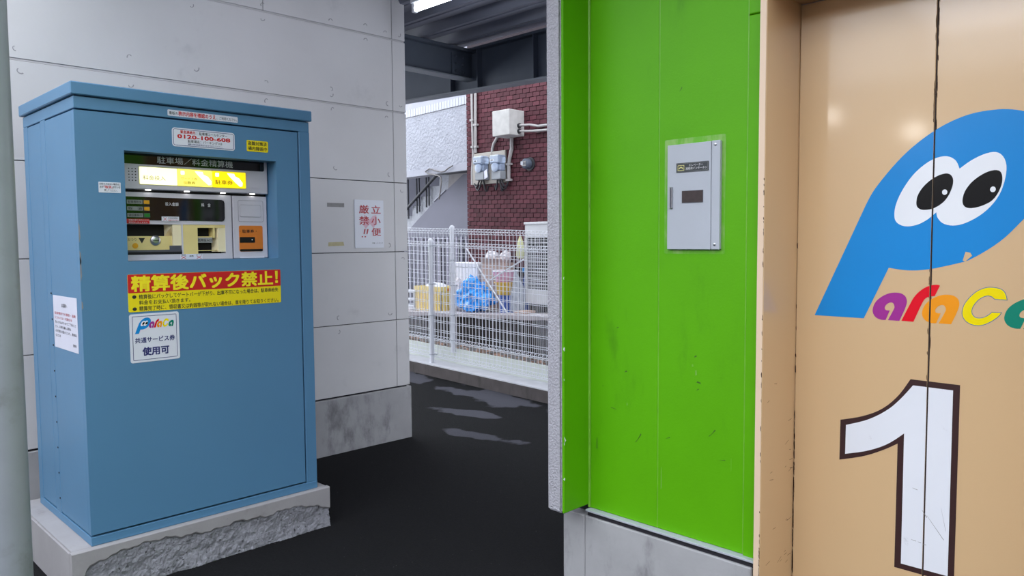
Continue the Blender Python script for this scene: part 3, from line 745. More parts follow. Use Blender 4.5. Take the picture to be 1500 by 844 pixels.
text('駐車場名：パーキング103', 'ink', s, pf, 1.405, 1.559, 1.8855, 1.899, T1, .006)
text('連絡の際は駐車場名を必ずお伝えください。', 'navy', s, pf, 1.405, 1.560, 1.8755, 1.8825, T1, .004)
s = st('sticker', 'yellow', 1.677, 1.783, 1.870, 1.9215, 'small yellow sticker with two lines of black print', .006)
text('盗難対策済', 'ink', s, pf, 1.683, 1.777, 1.8985, 1.9165, T1, .012)
text('場内録画中', 'ink', s, pf, 1.683, 1.777, 1.8755, 1.8935, T1, .012)
s = st('sticker', 'white', 1.0375, 1.122, 1.655, 1.698, 'small white sticker left of the machine opening', .002)
text('お釣りが出ない場合は、', 'ink', s, pf, 1.041, 1.119, 1.686, 1.6945, T1, .01)
text('必ず', 'ink', s, pf, 1.041, 1.056, 1.673, 1.683, T1, .01)
text('「取消」', 'red', s, pf, 1.0575, 1.0905, 1.672, 1.684, T1, .02)
text('ボタンを', 'ink', s, pf, 1.092, 1.119, 1.673, 1.683, T1, .008)
text('押してください。', 'ink', s, pf, 1.058, 1.108, 1.6595, 1.6695, T1, .006)
s = st('sticker', 'yellow', 1.134, 1.830, 1.1575, 1.3165, 'wide red and yellow warning banner below the machine opening', .006)
slab_poly(pf, rrect(1.1345, 1.8295, 1.238, 1.316, .004), .0013, .0018).build('red_band', 'red', s)
text('精算後バック禁止', 'yellow_tx', s, pf, 1.147, 1.790, 1.2425, 1.311, T2, .03)
text('！', 'yellow_tx', s, pf, 1.801, 1.816, 1.2515, 1.310, T2, .03)
text('●', 'ink', s, pf, 1.150, 1.167, 1.2135, 1.2285, T1)
text('精算後にバックしてゲートバーが下がり、出庫不可になった場合は、駐車券紛失', 'ink', s, pf, 1.177, 1.816, 1.210, 1.2305, T1, .010)
text('料金をお支払い頂きます。', 'ink', s, pf, 1.177, 1.393, 1.1865, 1.2055, T1, .010)
text('●', 'ink', s, pf, 1.150, 1.167, 1.1625, 1.1775, T1)
text('精算完了時に、領収書又は釣銭等が取れない場合は、車を降りてお取りください。', 'ink', s, pf, 1.177, 1.816, 1.1605, 1.181, T1, .010)
s = st('sticker', 'white', 1.135, 1.3405, 0.9415, 1.1485, 'square white sticker with a small coloured logo and navy print', .009)
frame_line('border', 'navy', s, pf, 1.1455, 1.330, 0.951, 1.139, .004, .0022, T1)
def small_tf(p):
    u = (1.129-p[0])/(1.129-0.456); w = (p[1]-1.182)/(1.824-1.182)
    # the sticker's logo: the same mark, small
    return (1.157+u*0.155, 1.068+w*0.0535 if p[1] < 1.182 else 1.0685+w*0.053)
def small_tf2(p):
    return (1.1565+(1.129-p[0])*0.2235, 1.066+(p[1]-1.182)*0.096)
lp = bpy.data.objects.new('logo', None); COL.objects.link(lp); lp.parent = cab; lp.location = Vector((1.235, FY, 1.09))-wloc(cab)
# letters at small size (P scaled on its own so that the small letters stay readable)
def tfP(p): return (1.1555+(1.129-p[0])*0.0965, 1.0645+(p[1]-1.182)*0.104)
def tfL(p): return (1.2135+(0.936-p[0])*0.218, 1.0855+(p[1]-1.181)*0.30)
lev = T1
graphic('logo_letter', 'lg_blue', smooth_closed(P_OUT, 1, (0, 1, 27, 28)), lev, lp, 'blue letter P', pf, False, tfP)
graphic('eye_white', 'lg_white', smooth_closed(EYES, 1, (7, 19)), lev+3e-4, lp, None, pf, False, tfP)
for pu in (PUP_L, PUP_R): graphic('pupil', 'lg_black', smooth_closed(pu, 1), lev+6e-4, lp, None, pf, False, tfP)
for mt_, ptsx, lb in (('lg_purple', L_A, 'purple letter a'), ('lg_red', L_R, 'red letter r'), ('lg_orange', [(a-.15, z) for a, z in L_A], 'orange letter a'), ('lg_yellow', L_C, 'yellow letter C'), ('lg_green', [(a-.374, z) for a, z in L_A], 'green letter a')):
    graphic('logo_letter', mt_, ptsx, lev+1e-4, lp, lb, pf, False, tfL)
text('共通サービス券', 'navy', s, pf, 1.155, 1.3205, 1.024, 1.048, T1, .022)
text('使用可', 'navy', s, pf, 1.183, 1.295, 0.968, 1.005, T1, .034)
ps = Plane('side', SX)
s = sticker('notice', 'paper', cab, ps, 3.460, 3.796, 0.996, 1.224, .001, .001, .0002, label='white paper notice taped to the left side')
text('お客様へ', 'ink', s, ps, 3.672, 3.592, 1.176, 1.193, .0016, .008)
for i, (tx, mt_, a0, a1) in enumerate((('駐車場内での事故・盗難', 'crimson', 3.775, 3.480), ('については一切責任を', 'crimson', 3.775, 3.53), ('負いかねますのでご了承くだ', 'ink', 3.775, 3.478), ('さい。お車を離れる際は', 'ink', 3.775, 3.55), ('必ず鍵をお掛けになり、貴重品', 'ink', 3.775, 3.478), ('などは', 'ink', 3.775, 3.70))):
    z = 1.147-i*0.0195
    text(tx, mt_, s, ps, a0, a1, z-.0055, z+.0065, .0016, .003)
text('管理者', 'ink', s, ps, 3.53, 3.485, 1.018, 1.030, .0016, .004)

# ---- payment machine inside the cabinet
YM = 3.498
mach = thing('payment_machine', (1.48, 3.7, 0.242), 'grey coin and ticket payment machine with lit yellow panels inside the blue cabinet', 'machine')
pmn = Plane('front', YM)
MB().box(1.15, 1.82, YM+0.07, 3.95, 0.2415, 1.838).build('machine_body', 'mach_dk', mach)
# upper module with title strip and lit panels
up = box('upper_module', 'mach', mach, 1.147, 1.8195, YM-0.016, YM+0.06, 1.680, 1.8385, 0.003)
pu_ = Plane('front', YM-0.016)
slab_poly(pu_, rrect(1.15, 1.802, 1.7875, 1.8375, .008), 0, .0015).build('title_strip', 'gloss_black', up)
text('駐車場／料金精算機', 'greytx', up, pu_, 1.302, 1.646, 1.7955, 1.826, .0022, .003)
sp = slab_poly(pu_, rrect(1.150, 1.219, 1.7045, 1.780, .006), 0, .0012).build('speaker', 'mach', up)
mb = MB()
for i in range(3):
    for j in range(5): mb.lathe((1.1835+i*0.0135, YM-0.0173, 1.7165+j*0.0125), [(.0026, 0), (.0026, -.0006)], 8, 'y')
mb.build('speaker_holes', 'rubber', up, kind='stuff')
slab_poly(pu_, rrect(1.2235, 1.7095, 1.6995, 1.7795, .007), 0, .0012).build('panel_surround', 'gold', up)
LP = []
for a0, a1, mt_ in ((1.2265, 1.3855, 'lamp_w'), (1.3875, 1.5445, 'lamp_y'), (1.5465, 1.7065, 'lamp_yy')):
    LP.append(slab_poly(pu_, rrect(a0, a1, 1.7025, 1.7765, .003), .001, .0028).build('lit_panel', mt_, up))
text('料金投入', 'lamp_tx', up, pu_, 1.240, 1.335, 1.721, 1.741, .0034)
text('サービス券', 'lamp_tx', up, pu_, 1.403, 1.475, 1.728, 1.742, .0034)
text('回数券', 'lamp_tx', up, pu_, 1.415, 1.466, 1.710, 1.724, .0034, .01)
text('駐車券', 'lamp_tx', up, pu_, 1.558, 1.643, 1.716, 1.737, .0034, .012)
for a in (1.238, 1.402, 1.560):
    slab_poly(pu_, rrect(a, a+.017, 1.752, 1.769, .003), .003, .0034).build('lit_symbol', 'lamp_white', up)
for a in (1.465, 1.615):
    graphic('lit_picture', 'lamp_white', [(a, 1.770), (a+.035, 1.769), (a+.040, 1.757), (a+.060, 1.748), (a+.076, 1.728), (a+.074, 1.712), (a+.062, 1.710), (a+.040, 1.728), (a+.012, 1.755)], .0034, up, None, pu_, False)
slab_poly(pu_, rrect(1.7145, 1.801, 1.706, 1.780, .008), 0, .0015).build('button_plate', 'mach', up)
for a in (1.265, 1.433, 1.600, 1.745):
    box('downlight', 'led', up, a-.010, a+.010, YM-0.010, YM+0.002, 1.6772, 1.6802)
# lower left module, a frame around two recesses
lowm = bpy.data.objects.new('coin_module', None); COL.objects.link(lowm); lowm.parent = mach; lowm.location = Vector((1.4, YM, 1.52))-wloc(mach)
MB().box(1.147, 1.640, YM, YM+.05, 1.530, 1.668).box(1.147, 1.640, YM, YM+.05, 1.3725, 1.397).box(1.4045, 1.411, YM, YM+.05, 1.397, 1.530).box(1.6085, 1.640, YM, YM+.05, 1.397, 1.530).build('face_frame', 'mach', lowm)
box('recess_back', 'rubber', lowm, 1.147, 1.62, YM+.05, YM+.055, 1.39, 1.54)
dsp = slab_poly(pmn, [(1.150, 1.5475), (1.592, 1.5465), (1.602, 1.550), (1.606, 1.560), (1.607, 1.632), (1.603, 1.642), (1.592, 1.6465), (1.150, 1.6485)], 0, .003).build('display', 'gloss_black', lowm)
text('投入金額', 'greytx', lowm, pmn, 1.336, 1.394, 1.612, 1.628, .0036)
text('料　金', 'greytx', lowm, pmn, 1.497, 1.540, 1.612, 1.628, .0036)
for i, (tx, bm_) in enumerate((('駐車券紛失', 'btn_amber'), ('取　消', 'btn_amber'), ('領収書発行', 'btn_green'))):
    z = 1.6255-i*.0285
    slab_poly(pmn, rrect(1.176, 1.2395, z-.0085, z+.0085, .001), .003, .0042).build('button_label', 'label_grey', lowm)
    text(tx, 'ink', lowm, pmn, 1.180, 1.236, z-.006, z+.006, .0048, .006)
    slab_poly(pmn, rrect(1.2425, 1.2695, z-.0095, z+.0095, .002), .003, .0045).build('button_rim', 'mach_dk', lowm)
    slab_poly(pmn, rrect(1.2445, 1.2675, z-.0078, z+.0078, .002), .0045, .007).build('button', bm_, lowm)
s = slab_poly(pmn, rrect(1.150, 1.266, 1.5325, 1.5525, .001), .0032, .0042).build('sticker', 'red', lowm)
text('釣銭の取り忘れによる', 'white', lowm, pmn, 1.180, 1.262, 1.544, 1.551, .005, .004)
text('返金はいたしません', 'white', lowm, pmn, 1.180, 1.258, 1.534, 1.5415, .005, .004)
s = slab_poly(pmn, rrect(1.318, 1.394, 1.543, 1.5645, .001), .0032, .0044).build('sticker', 'white', lowm)
def cross(parent, a, z, w, h, off):
    for s1 in (1, -1):
        MB().add([pmn.p(a-w, z-s1*h-.0012, off), pmn.p(a-w, z-s1*h+.0012, off), pmn.p(a+w, z+s1*h+.0012, off), pmn.p(a+w, z+s1*h-.0012, off)], [(0, 1, 2, 3)]).build('cross_mark', 'red', parent, recalc=False)
cross(lowm, 1.3325, 1.5535, .007, .0075, .005)
text('新五百円硬貨は', 'ink', lowm, pmn, 1.346, 1.390, 1.5550, 1.5615, .005, .004)
text('使用できません', 'red', lowm, pmn, 1.346, 1.391, 1.5450, 1.5520, .005, .004)
# coin recess
MB().box(1.147, 1.4045, YM+.012, YM+.05, 1.4175, 1.478).build('coin_block', 'cream', lowm)
MB().prism([(1.345, YM+.045, 1.478), (1.368, YM+.003, 1.5295), (1.345, YM+.045, 1.5295)], [(1.404, YM+.045, 1.478), (1.404, YM+.003, 1.5295), (1.404, YM+.045, 1.5295)]).build('recess_cheek', 'cream_lt', lowm)
MB().box(1.366, 1.404, YM+.002, YM+.012, 1.436, 1.5295).build('recess_side', 'cream_lt', lowm)
MB().box(1.147, 1.404, YM+.001, YM+.0118, 1.397, 1.4175).build('coin_tray', 'mach_dk', lowm)
MB().box(1.350, 1.400, YM+.0005, YM+.002, 1.4175, 1.4355).build('tray_end', 'mach_dk', lowm)
MB().box(1.147, 1.404, YM-.0005, YM+.001, 1.397, 1.4085).build('tray_slot', 'rubber', lowm)
MB().lathe((1.293, YM+.012, 1.459), [(.0225, 0), (.0225, -.004), (.019, -.0075), (.010, -.009), (.0005, -.0095)], 24, 'y').build('coin_slot_boss', 'chrome', lowm)
MB().box(1.281, 1.305, YM+.0022, YM+.0035, 1.4575, 1.4605).build('coin_slot', 'rubber', lowm)
MB().lathe((1.208, YM+.012, 1.4365), [(.012, 0), (.012, -.003), (.008, -.0034)], 18, 'y').build('return_knob', 'btn_amber', lowm)
text('おつり', 'ink', lowm, pmn, 1.178, 1.214, 1.457, 1.470, -.0115)
flat('arrow', 'ink', lowm, pmn, [(1.223, 1.470), (1.250, 1.470), (1.2365, 1.446)], -.0115)
# bill recess
box('bill_panel', 'cream', lowm, 1.411, 1.4725, YM+.002, YM+.05, 1.397, 1.530)
MB().box(1.4725, 1.478, YM+.002, YM+.05, 1.397, 1.530).box(1.478, 1.6085, YM+.002, YM+.05, 1.516, 1.530).box(1.551, 1.560, YM+.004, YM+.05, 1.47, 1.516).build('bill_frame', 'cream', lowm)
MB().prism([(1.560, YM+.045, 1.405), (1.575, YM+.003, 1.405), (1.6085, YM+.003, 1.405), (1.6085, YM+.045, 1.405)], [(1.560, YM+.045, 1.516), (1.575, YM+.003, 1.516), (1.6085, YM+.003, 1.516), (1.6085, YM+.045, 1.516)]).build('bill_cheek', 'cream_lt', lowm)
MB().box(1.478, 1.551, YM+.02, YM+.045, 1.4715, 1.4765).build('bill_lip', 'cream', lowm)
MB().prism([(1.478, YM+.008, 1.4475), (1.549, YM+.008, 1.4475), (1.549, YM+.012, 1.4715), (1.478, YM+.012, 1.4715)], [(1.478, YM+.03, 1.4475), (1.545, YM+.03, 1.4475), (1.545, YM+.03, 1.4715), (1.478, YM+.03, 1.4715)]).build('bill_label', 'label_grey', lowm)
text('紙幣投入口', 'ink', lowm, pmn, 1.481, 1.545, 1.4525, 1.466, -.0075, .004)
mb = MB()
for k in range(11): mb.box(1.479+k*.0085, 1.484+k*.0085, YM+.004, YM+.02, 1.4095, 1.4135)
mb.build('bill_teeth', 'cream', lowm, kind='stuff')
s = slab_poly(pmn, rrect(1.394, 1.496, 1.3725, 1.3965, .001), .0004, .0014).build('sticker', 'white', lowm)
cross(lowm, 1.4095, 1.3815, .011, .0065, .002); cross(lowm, 1.4795, 1.3815, .011, .0065, .002)
text('硬貨', 'ink', lowm, pmn, 1.400, 1.420, 1.3895, 1.3955, .002, .004); text('紙幣', 'ink', lowm, pmn, 1.436, 1.455, 1.383, 1.391, .002, .006); text('カード', 'ink', lowm, pmn, 1.466, 1.494, 1.3895, 1.3955, .002, .004)
# right module
rm = box('ticket_module', 'mach', mach, 1.6475, 1.8195, YM, YM+.05, 1.3725, 1.668, 0.002)
frame_line('cover_outline', 'mach_dk', rm, pmn, 1.6735, 1.8005, 1.5455, 1.6475, .008, .0012, .0006)
frame_line('cover_outline', 'mach_dk', rm, pmn, 1.6825, 1.7885, 1.5685, 1.6265, .006, .0009, .0006)
slab_poly(pmn, rrect(1.684, 1.787, 1.570, 1.625, .006), 0, .0025).build('cover_plate', 'mach', rm)
slab_poly(pmn, rrect(1.675, 1.7945, 1.4035, 1.5275, .008), 0, .0016).build('ticket_surround', 'orange', rm)
slab_poly(pmn, rrect(1.677, 1.7925, 1.4045, 1.415, .003), .0016, .0022).build('ticket_shadow_lip', 'black', rm)
slab_poly(pmn, rrect(1.677, 1.753, 1.446, 1.473, .002), .0016, .0034).build('ticket_slot', 'black', rm)
text('・駐車券・', 'ink', rm, pmn, 1.677, 1.763, 1.493, 1.509, .0024, .006)
MB().lathe((1.739, YM-.0034, 1.460), [(.003, 0), (.002, -.001)], 10, 'y').build('slot_light', 'lg_white', rm)
slab_poly(pmn, rrect(1.677, 1.799, 1.3728, 1.379, .001), 0, .003).build('lower_lip', 'white', rm)
box('module_gap', 'rubber', mach, 1.6405, 1.647, YM+.02, YM+.06, 1.373, 1.668)
box('module_gap', 'rubber', mach, 1.147, 1.8195, YM+.012, YM+.06, 1.669, 1.679)

# ---- sign and tape on the panel wall
sg = thing('wall_sign', (3.102, WY, 1.402), 'white warning sign with crimson characters on the panel wall', 'sign')
slab_poly(pl_w, rrect(2.982, 3.222, 1.402, 1.735, .003), .0005, .005).build('sign_board', 'white', sg)
for i, ch in enumerate('立小便'): text(ch, 'crimson', sg, pl_w, 3.117, 3.197-(.002 if i == 1 else 0), 1.642-i*.0785, 1.698-i*.0785, .0062, .012)
for i, ch in enumerate('厳禁'): text(ch, 'crimson', sg, pl_w, 3.017, 3.098, 1.640-i*.0775, 1.699-i*.0775, .0062, .012)
for a in (3.050, 3.074):
    MB().add([pl_w.p(a, 1.498, .0062), pl_w.p(a+.009, 1.498, .0062), pl_w.p(a+.019, 1.533, .0062), pl_w.p(a+.007, 1.533, .0062)], [(0, 1, 2, 3)]).build('lettering', 'crimson', sg, recalc=False)
    MB().add([pl_w.p(a-.010+.006*math.cos(t), 1.480+.005*math.sin(t), .0062) for t in [k*math.pi/4 for k in range(8)]], [list(range(8))]).build('lettering', 'crimson', sg, recalc=False)
flat('pink_mark', 'pink', sg, pl_w, [(3.058, 1.632), (3.072, 1.625), (3.105, 1.600), (3.128, 1.624), (3.160, 1.632), (3.160, 1.575), (3.135, 1.540), (3.105, 1.570), (3.070, 1.535), (3.050, 1.560)], .0056)
text('管理：パーキング', 'ink', sg, pl_w, 3.122, 3.210, 1.4305, 1.4395, .0062, .006)
tp = slab_poly(pl_w, rrect(2.770, 2.902, 1.680, 1.707, .001), .0004, .0014).build('tape_strip', 'tape', None); tag(tp, 'faded grey tape strip on the wall left of the white sign, upper one', 'tape')
tp = slab_poly(pl_w, [(2.772, 1.416), (2.896, 1.420), (2.890, 1.446), (2.774, 1.443)], .0004, .0014).build('tape_strip', 'tape_y', None); tag(tp, 'faded yellow tape strip on the wall, below the grey one', 'tape')

# ---- intercom box on the green wall
ib = thing('intercom_box', (GX, 1.48, 1.412), 'flat pale grey steel intercom box with a small dark window on the green wall', 'intercom box')
box('back_box', 'steel_box', ib, GX-.010, GX+.0, 1.3765, 1.588, 1.4135, 1.789)
box('box_door', 'steel_box', ib, GX-.0145, GX-.0102, 1.4105, 1.5895, 1.412, 1.790, .0012)
box('side_strip', 'steel_box', ib, GX-.0145, GX-.0102, 1.3755, 1.4085, 1.412, 1.791, .0012)
pi_ = Plane('side', GX-.0145)
frame_line('paint_halo', 'halo', gw, Plane('side', GX), 1.610, 1.362, 1.396, 1.812, .006, .024, .0006)
pt = slab_poly(pi_, rrect(1.5505, 1.419, 1.689, 1.7225, .002), .0002, .0022).build('name_plate', 'plate_dark', ib)
frame_line('plate_border', 'label_grey', pt, pi_, 1.548, 1.4215, 1.6915, 1.720, .001, .0006, .0026)
frame_line('symbol_frame', 'gold', pt, pi_, 1.544, 1.517, 1.695, 1.7145, .001, .002, .0027)
arc = [(1.5305+.0095*math.cos(math.radians(a)), 1.700+.0085*math.sin(math.radians(a))) for a in range(10, 171, 20)] + [(1.5305+.0055*math.cos(math.radians(a)), 1.700+.0045*math.sin(math.radians(a))) for a in range(170, 9, -20)]
flat('handset_symbol', 'gold', pt, pi_, arc, .0027)
text('エレベーター', 'greytx', pt, pi_, 1.498, 1.441, 1.7085, 1.7165, .0027)
text('連絡用インターホン', 'greytx', pt, pi_, 1.511, 1.425, 1.6965, 1.7055, .0027)
slab_poly(pi_, rrect(1.5265, 1.4405, 1.579, 1.6225, .001), .0002, .0022).build('window_rim', 'mach_dk', ib)
slab_poly(pi_, rrect(1.525, 1.442, 1.5805, 1.621, .001), .0022, .0028).build('window_pane', 'darkglass', ib)
hd = box('handle', 'chrome', ib, GX-.022, GX-.0146, 1.5655, 1.578, 1.560, 1.639, .002)
box('handle_recess', 'mach_dk', hd, GX-.0226, GX-.0221, 1.567, 1.5735, 1.563, 1.636)
for z in (1.777, 1.430):
    MB().lathe((GX-.0147, 1.394, z), [(.005, 0), (.005, -.002), (.003, -.003)], 12, 'x').build('screw', 'chrome', ib)

# ---- fluorescent light under the deck
def tube_lamp(x, y0, y1, z, label, drop, glow='tube'):
    t = thing('fluorescent_lamp', (x, (y0+y1)/2, z), label, 'lamp')
    box('housing', 'lg_white', t, x-.03, x+.03, y0, y1, z+.035, z+.085, .004)
    if drop > z+.085: box('hanger', 'steel_dk', t, x-.01, x+.01, (y0+y1)/2-.05, (y0+y1)/2+.05, z+.085, drop)
    MB().tube([(x, y0+.03, z), (x, y1-.03, z)], .02, 14).build('tube', glow, t)
    for yy in (y0+.015, y1-.015): box('socket', 'lg_white', t, x-.018, x+.018, yy-.015, yy+.015, z-.022, z+.036, .003)
    return t
tube_lamp(3.345, 2.95, 4.27, 3.035, 'lit white fluorescent tube lamp under the ribbed deck', 3.135)
t = thing('fluorescent_lamp', (2.15, 3.75, 3.035), 'added unseen tube lamp above the blue cabinet, brightening the upper panel wall', 'lamp')  # extra lamp above the view, added to brighten the upper panel wall
box('housing', 'lg_white', t, 1.55, 2.75, 3.72, 3.78, 3.07, 3.12, .004)
box('hanger', 'steel_dk', t, 1.9, 2.4, 3.74, 3.76, 3.12, 3.136)
MB().tube([(1.58, 3.75, 3.035), (2.72, 3.75, 3.035)], .02, 14).build('tube', 'bay', t)
for xx in (1.565, 2.735): box('socket', 'lg_white', t, xx-.015, xx+.015, 3.732, 3.768, 3.013, 3.071, .003)
# light rails carried by the roof edge, behind the viewer
for yy in (1.25, 1.82, 2.51):
    r_ = box('trim_6', 'steel_dk', None, -1.1, 1.2, yy-.025, yy+.025, 3.085, 3.134); tag(r_, 'dark steel lamp rail reaching out from the roof edge', 'rail', 'lamp rails at the roof edge', 'structure')
# lamps of the parking bay behind the viewer (seen only as reflections in the door)
for i, x in enumerate((-0.05, -0.30, -0.55, -0.80)):
    t = tube_lamp(x, 0.75, 1.75, 2.90, 'lit tube lamp over the parking bay behind the viewer', 3.084, 'bay'); t['group'] = 'tube lamps over the parking bay'; t['label'] = ('first', 'second', 'third', 'fourth')[i] + ' tube lamp from the roof edge over the parking bay'
for x, y, z in ((-0.80, 2.51, 2.41), (-0.57, 1.82, 2.20)):
    t = thing('pendant_lamp', (x, y, z), 'small round lit pendant lamp over the parking bay, the ' + ('higher' if z > 2.3 else 'lower') + ' one', 'lamp', 'pendant lamps over the parking bay')
    MB().lathe((x, y, z), [(.02, -.07), (.06, -.06), (.075, -.015), (.055, .03), (.02, .045)], 20).build('lamp_globe', 'pend', t)
    MB().tube([(x, y, z+.045), (x, y, 3.084)], .012, 8).build('stem', 'steel_dk', t)

# ================================================================== BEYOND THE PASSAGE
# ---- kerbs and yard ground
def sbox(name, mat, x0, x1, y0, y1, h0, h1, parent=None):
    vs = [(x, y, far(y)+h) for x in (x0, x1) for y in (y0, y1) for h in (h0, h1)]
    return MB().add(vs, [(0,1,3,2),(4,6,7,5),(0,4,5,1),(2,3,7,6),(0,2,6,4),(1,5,7,3)]).build(name, mat, parent)
k = sbox('trim_3', 'kerb_dark', 5.02, 5.06, 1.5, 9.5, -0.12, 0.100); tag(k, 'dark weathered kerb face at the foot of the white fences', 'kerb', kind='structure')
k = sbox('trim_4', 'kerb_white', 5.021, 5.25, 1.5, 9.5, 0.1005, 0.112); tag(k, 'pale concrete kerb top carrying the nearer white fence', 'kerb', kind='structure')
k = sbox('trim_5', 'mint', 5.25, 5.30, 1.5, 9.5, -0.1, 0.262); tag(k, 'pale mint kerb carrying the farther white fence', 'kerb', kind='structure')
k = sbox('floor_yard', 'yard', 5.30, 12, 1.5, 14, -0.1, 0.20); tag(k, 'grey yard ground behind the fences', 'ground', kind='structure')

# ---- two welded mesh fences
def fence(name, X, ybase, zb, z0, z1, posts, label, ya, yb, clamps, rows):
    t = thing(name, (X, 5.7, far(5.7)+zb), label, 'fence', 'white wire mesh fences')
    def sh(p): return (p[0], p[1], p[2]+far(p[1]))
    prof = [(0, z0+.05), (-.034, z0+.025), (0, z0), (0, z0+.05), (0, z1-.05), (0, z1), (-.034, z1-.025), (0, z1-.05)]
    y = ya; i = 0
    proto = MB().tube([sh((X+dx, y, h)) for dx, h in prof], .0026, 5, cap=False).build('vertical_wire', 'fence', t, recalc=False)
    while y+.05 < yb:
        y += .05
        c = proto.copy(); COL.objects.link(c); c.parent = t; c.location = (0, y-ya, far(y)-far(ya))
    for dx, h in [(-.004, z0), (-.004, z0+.05), (-.036, z0+.025), (-.004, z1), (-.004, z1-.05), (-.036, z1-.025)]:
        MB().tube([sh((X+dx, ya, h)), sh((X+dx, yb, h))], .0034, 6).build('horizontal_wire', 'fence', t, recalc=False)
    for h in rows:
        MB().tube([sh((X-.006, ya, h)), sh((X-.006, yb, h))], .0028, 6).build('horizontal_wire', 'fence', t, recalc=False)
    for py in posts:
        zt = z1+.012
        p = MB().tube([(X-.055, py, far(py)+zb-.02), (X-.055, py, far(py)+zt)], .0245, 18).build('post', 'fence', t)
        MB().lathe((X-.055, py, far(py)+zt), [(.028, -.012), (.028, .004), (.022, .018), (.010, .026), (.001, .028)], 18).build('post_cap', 'fence', p)
        for h in clamps:
            MB().tube([(X-.055+.027*math.cos(a), py+.027*math.sin(a), far(py)+h) for a in [q*math.pi/6 for q in range(13)]], .005, 6).build('clamp', 'steel_box', p)
            MB().tube([(X-.03, py-.05, far(py)+h), (X-.03, py+.05, far(py)+h)], .006, 6).build('clamp_bolt', 'steel_box', p)
    return t
fence('mesh_fence', 5.155, 0, .10, .162, 1.385, [6.28, 4.28, 8.28], 'nearer white wire mesh fence on the pale kerb top', 3.60, 8.42, [.20, .615, .945, 1.345], [.255, .36, .46, .56, .66, .76, .855, .985, 1.08, 1.18, 1.28])
fence('mesh_fence', 5.29, 0, .25, .312, 1.525, [6.09, 4.1, 8.09], 'farther white wire mesh fence on the mint kerb, standing slightly higher', 3.60, 8.42, [.36, .62, .935, 1.20], [.41, .515, .62, .72, .82, .925, 1.03, 1.135, 1.24, 1.345, 1.42])

# ---- litter at the foot of the far fence
mb = MB()
for k_ in range(420):
    x, y = random.uniform(5.34, 5.62), random.uniform(4.4, 7.4); z = far(y)+.205+random.uniform(0, .05); s_ = random.uniform(.012, .035)
    a = random.uniform(0, 6.28); u = Vector((math.cos(a), math.sin(a), random.uniform(-.4, .4)))*s_; w = Vector((-math.sin(a), math.cos(a), random.uniform(-.4, .4)))*s_*.6
    p = Vector((x, y, z)); mb.add([p-u, p-w+Vector((0, 0, s_*.2)), p+u, p+w], [(0, 1, 2, 3)])
o = mb.build('leaf_litter', 'leaf', None, recalc=False); tag(o, 'dry leaves and scraps of litter behind the far fence', 'litter', kind='stuff')

# ---- concrete ledge with stored things
def sz(y): return 0.675-0.0385*(y-5.26)
lg = thing('concrete_ledge', (6.0, 6.3, 0.2), 'low old concrete ledge along the brick wall carrying crates and bags', 'ledge')
mb = MB(); n = 26; vs = []
for i in range(n+1):
    y = 3.6+(8.4-3.6)*i/n; th = 0.05+0.006*math.sin(i*1.9); fx = 5.75+0.01*math.sin(i*2.3)
    vs += [(fx, y, sz(y)-th), (fx-.004, y, sz(y)-.006), (fx+.01, y, sz(y)), (6.29, y, sz(y)), (6.29, y, sz(y)-th)]
fs = [(i*5+k2, (i+1)*5+k2, (i+1)*5+(k2+1) % 5, i*5+(k2+1) % 5) for i in range(n) for k2 in range(5)]+[tuple(range(5)), tuple(n*5+k2 for k2 in range(5))]
mb.add(vs, fs).build('slab', 'slab', lg)
for i in range(18):
    y0 = 3.6+i*.262
    box('block', 'dark_block', lg, 5.79+random.uniform(0, .012), 6.28, y0+.004, y0+.258, .1, sz(y0)-.056, .004)

# ---- brick wall with tiles
bw = thing('wall_far', (6.3, 6.2, 0.2), 'dark red brick-tiled wall with meters and pipes', 'wall', kind='structure')
MB().add([(x, y, z) for x in (6.306, 7.6) for y in (3.0, 7.02) for z in (0.1, 4.6)], [(0,1,3,2),(4,6,7,5),(0,4,5,1),(2,3,7,6),(0,2,6,4),(1,5,7,3)]).build('mortar_bed', 'mortar', bw)
PW, PH = 0.1045, 0.0515
tm = MB().box(-.006, .006, -PW/2+.0035, PW/2-.0035, -PH/2+.003, PH/2-.003)
proto = tm.build('brick', 'brick', None, bevel=.0012); proto.location = (0, 0, -50)
cells = []
for r in range(44):
    for c_ in range(28):
        y = 7.02-PW/2-c_*PW-(PW/2 if r % 2 else 0); z0_ = 1.12+r*PH
        z = z0_+far(y)
        if y-PW/2 < 4.2 or z > 3.35: continue
        cells.append((y, z))
    if r % 2:     # half tile at the corner
        y = 7.02-PW/4; cells.append((y-.0, 1.12+r*PH+far(y), 'h'))
vis = [c for c in cells if len(c) == 2 and 1.5 < c[1] < 3.12 and 5.58 < c[0]]
vis.sort(key=lambda c: c[0]); near = vis[:300]; ns = set(near)
first = True
for y, z in near:
    if first: b_ = proto; first = False
    else: b_ = proto.copy(); COL.objects.link(b_)
    b_.parent = bw; b_.location = (6.3+random.uniform(-.0012, .0012)-6.3, y-6.2, z-.2)
rest = MB()
for c in cells:
    if c in ns: continue
    y, z = c[0], c[1]; hw = (PW/2 if len(c) == 2 else PW/4)-.0035
    dx = random.uniform(-.0012, .0012)
    rest.box(6.294+dx, 6.306+dx, y-hw, y+hw, z-PH/2+.003, z+PH/2-.003)
# corner returns of alternate courses
for r in range(44):
    z = 1.12+r*PH+far(7.02)
    rest.box(6.294, 6.36 if r % 2 else 6.40, 7.021, 7.031, z-PH/2+.003, z+PH/2-.003)
rest.build('brick_remainder', 'brick', bw, kind='stuff')

